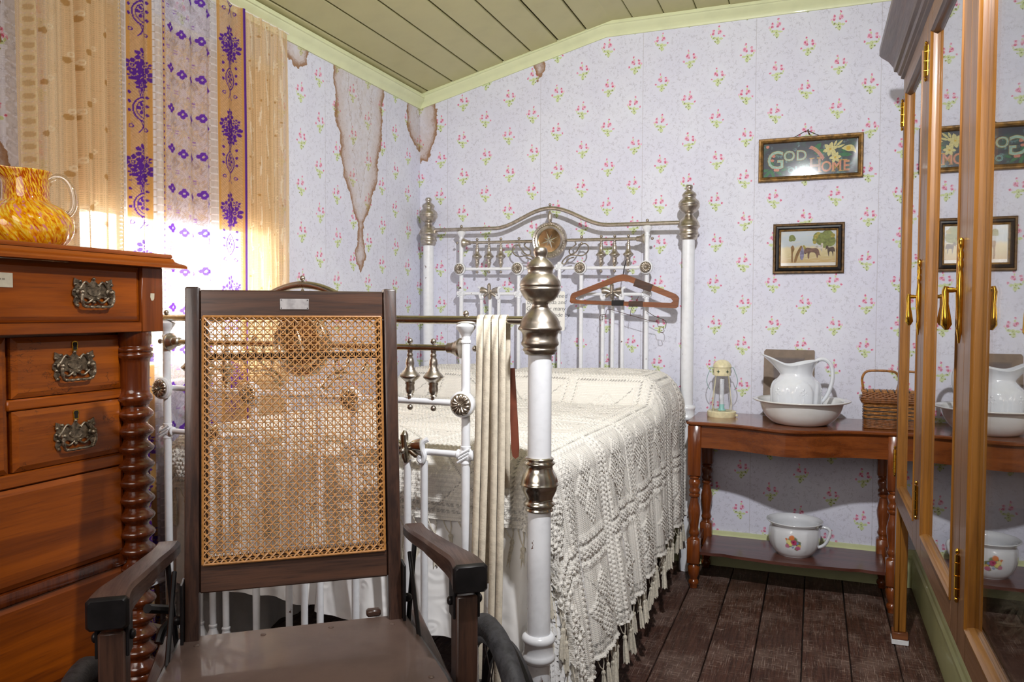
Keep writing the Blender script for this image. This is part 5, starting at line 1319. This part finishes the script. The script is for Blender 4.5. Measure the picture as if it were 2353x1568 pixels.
HM = T(px0, -.0064, pz0) @ RX(PI/2)
def blobs(lst, mat, nm, h):
    m = MB()
    for (x, z, r) in lst: m.lathe([(r, 0), (r, .0002), (0, .0003)], n=14, M=HM @ T(x, z, h))
    m.part(nm, mat, g2)
blobs([(.185, .125, .030), (.205, .14, .026), (.165, .135, .022), (.215, .115, .026), (.195, .105, .022), (.175, .115, .018), (.150, .122, .010)], 'tree_p', 'painted_tree', 0)
blobs([(.150, .110, .008), (.155, .135, .010), (.228, .14, .010), (.165, .15, .008)], 'tree_y', 'painted_foliage', .0002)
blobs([(.050, .135, .013), (.057, .128, .010), (.045, .125, .009)], 'tree_p', 'painted_tree', 0)
def shape(pts, mat, nm, h=.0004): MB().prism(smooth(pts+[pts[0]], 3)[:-1], h, h+.0002, M=HM).part(nm, mat, g2)
shape([(.103, .060), (.105, .078), (.115, .086), (.14, .083), (.158, .083), (.168, .074), (.172, .058), (.176, .046), (.168, .052), (.162, .036), (.158, .048), (.15, .062), (.13, .062), (.127, .036), (.120, .040), (.119, .062), (.112, .056)], 'horse_brown', 'painted_horse')
shape([(.150, .088), (.160, .094), (.174, .090), (.178, .104), (.184, .106), (.187, .096), (.184, .080), (.182, .064), (.176, .076), (.168, .082)], 'horse_white', 'painted_horse', .0002)
shape([(.197, .072), (.200, .092), (.206, .094), (.212, .084), (.228, .088), (.236, .080), (.238, .064), (.232, .066), (.230, .042), (.225, .064), (.214, .064), (.212, .042), (.207, .062), (.204, .080)], 'horse_dark', 'painted_horse')
shape([(.088, .095), (.096, .094), (.090, .075), (.078, .045), (.070, .020), (.060, .022), (.070, .060)], 'trunk_p', 'painted_trunk')
shape([(.045, .090), (.055, .098), (.062, .080), (.055, .06), (.056, .022), (.048, .022), (.048, .06)], 'trunk_p', 'painted_trunk')
shape([(.098, .095), (.104, .098), (.114, .082), (.106, .078)], 'tree_y', 'painted_bank')
shape([(.086, .070), (.094, .092), (.102, .080), (.104, .05), (.098, .030), (.088, .035)], 'rider_p', 'painted_rider', .0003)
MB().box(px0, px1, -.0115, -.0105, pz0, pz1).part('picture_glass', 'print_glass', g2)

# ================================================================ glazed cabinet along the right wall
FX = 2.367
cb2 = thing('glazed_cabinet', 'honey oak cabinet with tall glazed doors and brass drop handles', 'cabinet', (2.45, -1.7, 0))
Y = [-.66, -1.325, -2.045, -2.765]
zb, ztp = .523, 2.115
MB().box(FX+.012, 2.86, -.675, -.66, zb, ztp+.02).part('side_panel', 'cabinet_z', cb2)
MB().box(FX+.012, 2.86, -2.775, -2.76, zb, ztp+.02).part('side_panel', 'cabinet_z', cb2)
MB().box(2.845, 2.86, -2.76, -.675, zb, ztp+.02).part('back_panel', 'cabinet_back', cb2) if 'cabinet_back' in MAT else None
plain('cabinet_back_paint', lin(96, 92, 92), .8)
MB().box(2.845, 2.86, -2.76, -.675, zb, ztp+.02).part('back_panel', 'cabinet_back_paint', cb2)
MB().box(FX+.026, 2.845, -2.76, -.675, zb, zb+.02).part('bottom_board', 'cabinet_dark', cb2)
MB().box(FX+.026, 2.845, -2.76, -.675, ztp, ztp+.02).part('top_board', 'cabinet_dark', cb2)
SW = .092
def door(y0, y1, hinge):
    d = MB().box(FX, FX+.022, y1+.001, y1+SW, zb+.004, ztp, .002).box(FX, FX+.022, y0-SW, y0-.001, zb+.004, ztp, .002)
    dd = d.part('door', 'cabinet_z', cb2)
    MB().box(FX, FX+.022, y1+SW, y0-SW, zb+.004, zb+.074, .002).part('door_rail', 'cabinet_y', dd)
    MB().box(FX, FX+.022, y1+SW, y0-SW, ztp-.074, ztp, .002).part('door_rail', 'cabinet_y', dd)
    # moulding round the glass
    a, b, z0, z1 = y1+SW, y0-SW, zb+.074, ztp-.074
    def mld(p, q, nrm, mat):
        pr = [(0, .0), (0, -.004), (.004, -.004), (.006, .0), (.010, .003), (.012, .009), (.013, .0145), (0, .0145)]
        p, q, nrm = Vector(p), Vector(q), Vector(nrm)
        rows = [[c+nrm*dd_*1.0+Vector((FX+h, 0, 0)) for dd_, h in pr] for c in (p, q)]
        MB().grid(rows).part('glazing_bead', mat, dd, sharp=.5)
    mld((0, a, z0), (0, a, z1), (0, 1, 0), 'cabinet_mould'); mld((0, b, z0), (0, b, z1), (0, -1, 0), 'cabinet_mould')
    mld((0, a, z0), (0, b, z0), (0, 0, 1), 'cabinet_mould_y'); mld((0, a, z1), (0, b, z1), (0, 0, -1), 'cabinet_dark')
    MB().box(FX+.0125, FX+.0155, a+.002, b-.002, z0+.002, z1-.002).part('pane', 'cabinet_glass', dd)
    for z in (zb+.16, 1.98):
        m = MB().tube([(FX-.004, hinge, z-.045), (FX-.004, hinge, z+.045)], .0055, 8)
        for k in (-.052, .052): m.ell((FX-.004, hinge, z+k), (.0045, .0045, .007), 8, 5)
        m.box(FX-.001, FX+.001, hinge-.014, hinge+.014, z-.044, z+.044)
        for k in (-.028, 0, .028): m.box(FX-.0105, FX-.001, hinge-.006, hinge+.006, z+k-.0008, z+k+.0008)
        m.part('hinge', 'brass', dd)
    return dd
d1_ = door(Y[0], Y[1], Y[0]-.004); d2_ = door(Y[1], Y[2], Y[1]-.004); d3_ = door(Y[2], Y[3], Y[2]-.006)
def pull(o, y, z):
    m = MB(); X_ = FX-.001
    m.tube([(X_-.004, y, z+q) for q in (-.115, -.10, -.085, -.07, -.03, .0, .03, .045, .055, .065, .075, .085, .095, .105, .112)], [.002, .004, .007, .005, .008, .009, .006, .004, .007, .004, .007, .004, .006, .007, .003], 10, flat=1.0)
    m.part('handle_plate', 'brass', o)
    m = MB().tube([(X_, y, z), (X_-.012, y, z), (X_-.018, y, z), (X_-.032, y, z)], [.007, .0045, .006, .006], 10)
    m.tube([(X_-.030, y, z+.008), (X_-.032, y, z-.004), (X_-.031, y, z-.03), (X_-.030, y, z-.055), (X_-.029, y, z-.075), (X_-.028, y, z-.086)], [.005, .0072, .0062, .0095, .0115, .004], 12)
    lk(m.mesh('drop_pull', ORG[cb2.name]), 'drop_pull', 'brass', o)
pull(d1_, Y[1]+.030, 1.292); pull(d2_, Y[2]+.034, 1.292); pull(d3_, Y[3]+.034, 1.292)
# cornice that returns round the far end
pr = [(FX, 2.112), (FX-.010, 2.118), (FX-.010, 2.128), (FX-.018, 2.134), (FX-.022, 2.146), (FX-.032, 2.152), (FX-.034, 2.168), (FX-.050, 2.196), (FX-.074, 2.222), (FX-.080, 2.232), (FX-.080, 2.256), (FX+.05, 2.256)]
rows = []
for x, z in pr:
    d = FX-x; rows.append([(2.51, Y[0]+d, z), (x, Y[0]+d, z), (x, Y[3]-.01, z)])
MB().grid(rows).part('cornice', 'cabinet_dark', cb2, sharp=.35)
# corner leg on packing blocks
MB().box(FX+.002, FX+.018, -.705, -.662, .045, zb, .003).box(FX+.018, FX+.044, -.700, -.662, .045, zb, .003).part('corner_leg', 'cabinet_mould', cb2)
MB().box(FX-.004, FX+.05, -.710, -.655, .018, .045, .002).part('packing_block', 'hanger_wood', cb2)
MB().box(FX-.006, FX+.052, -.712, -.653, 0, .018, .001).part('packing_block', 'white_enamel', cb2)
MB().box(FX+.002, FX+.044, -2.762, -2.72, 0, zb, .003).part('corner_leg', 'cabinet_mould', cb2)
# things shown inside
yy = np.linspace(-2.74, -2.18, 140); zz = np.linspace(.60, 1.92, 90); YY, ZZ = np.meshgrid(yy, zz)
XX = 2.56+.02*np.sin(YY*46+ZZ*2)+.012*np.sin(YY*83+1)-.05*np.clip((1.6-ZZ)/1.0, 0, 1)
me = np_mesh('lace_dress', np.stack([XX, YY, ZZ], -1)-np.array([2.56, -2.46, .60])); o = lk(me, 'lace_dress', 'white_cloth', None, (2.56, -2.46, .60)); tag(o, 'white cotton dress hanging behind the cabinet glass', 'dress')
o.modifiers.new('thick', 'SOLIDIFY').thickness = .003
tw = MB(); c0 = Vector((2.47, -2.02, zb+.02+.055))
for i in range(26):
    ax = Vector((random.gauss(0, 1), random.gauss(0, 1), random.gauss(0, 1))).normalized(); q = ax.orthogonal().normalized(); q2 = ax.cross(q)
    tw.tube([tuple(c0+(q*math.cos(a)+q2*math.sin(a))*.052) for a in np.linspace(0, 2*PI, 22, False)], .0042, 5, True)
tag(tw.top('twine_ball', 'twine', (2.47, -2.02, zb+.02)), 'ball of pale twine on the cabinet floor', 'twine')
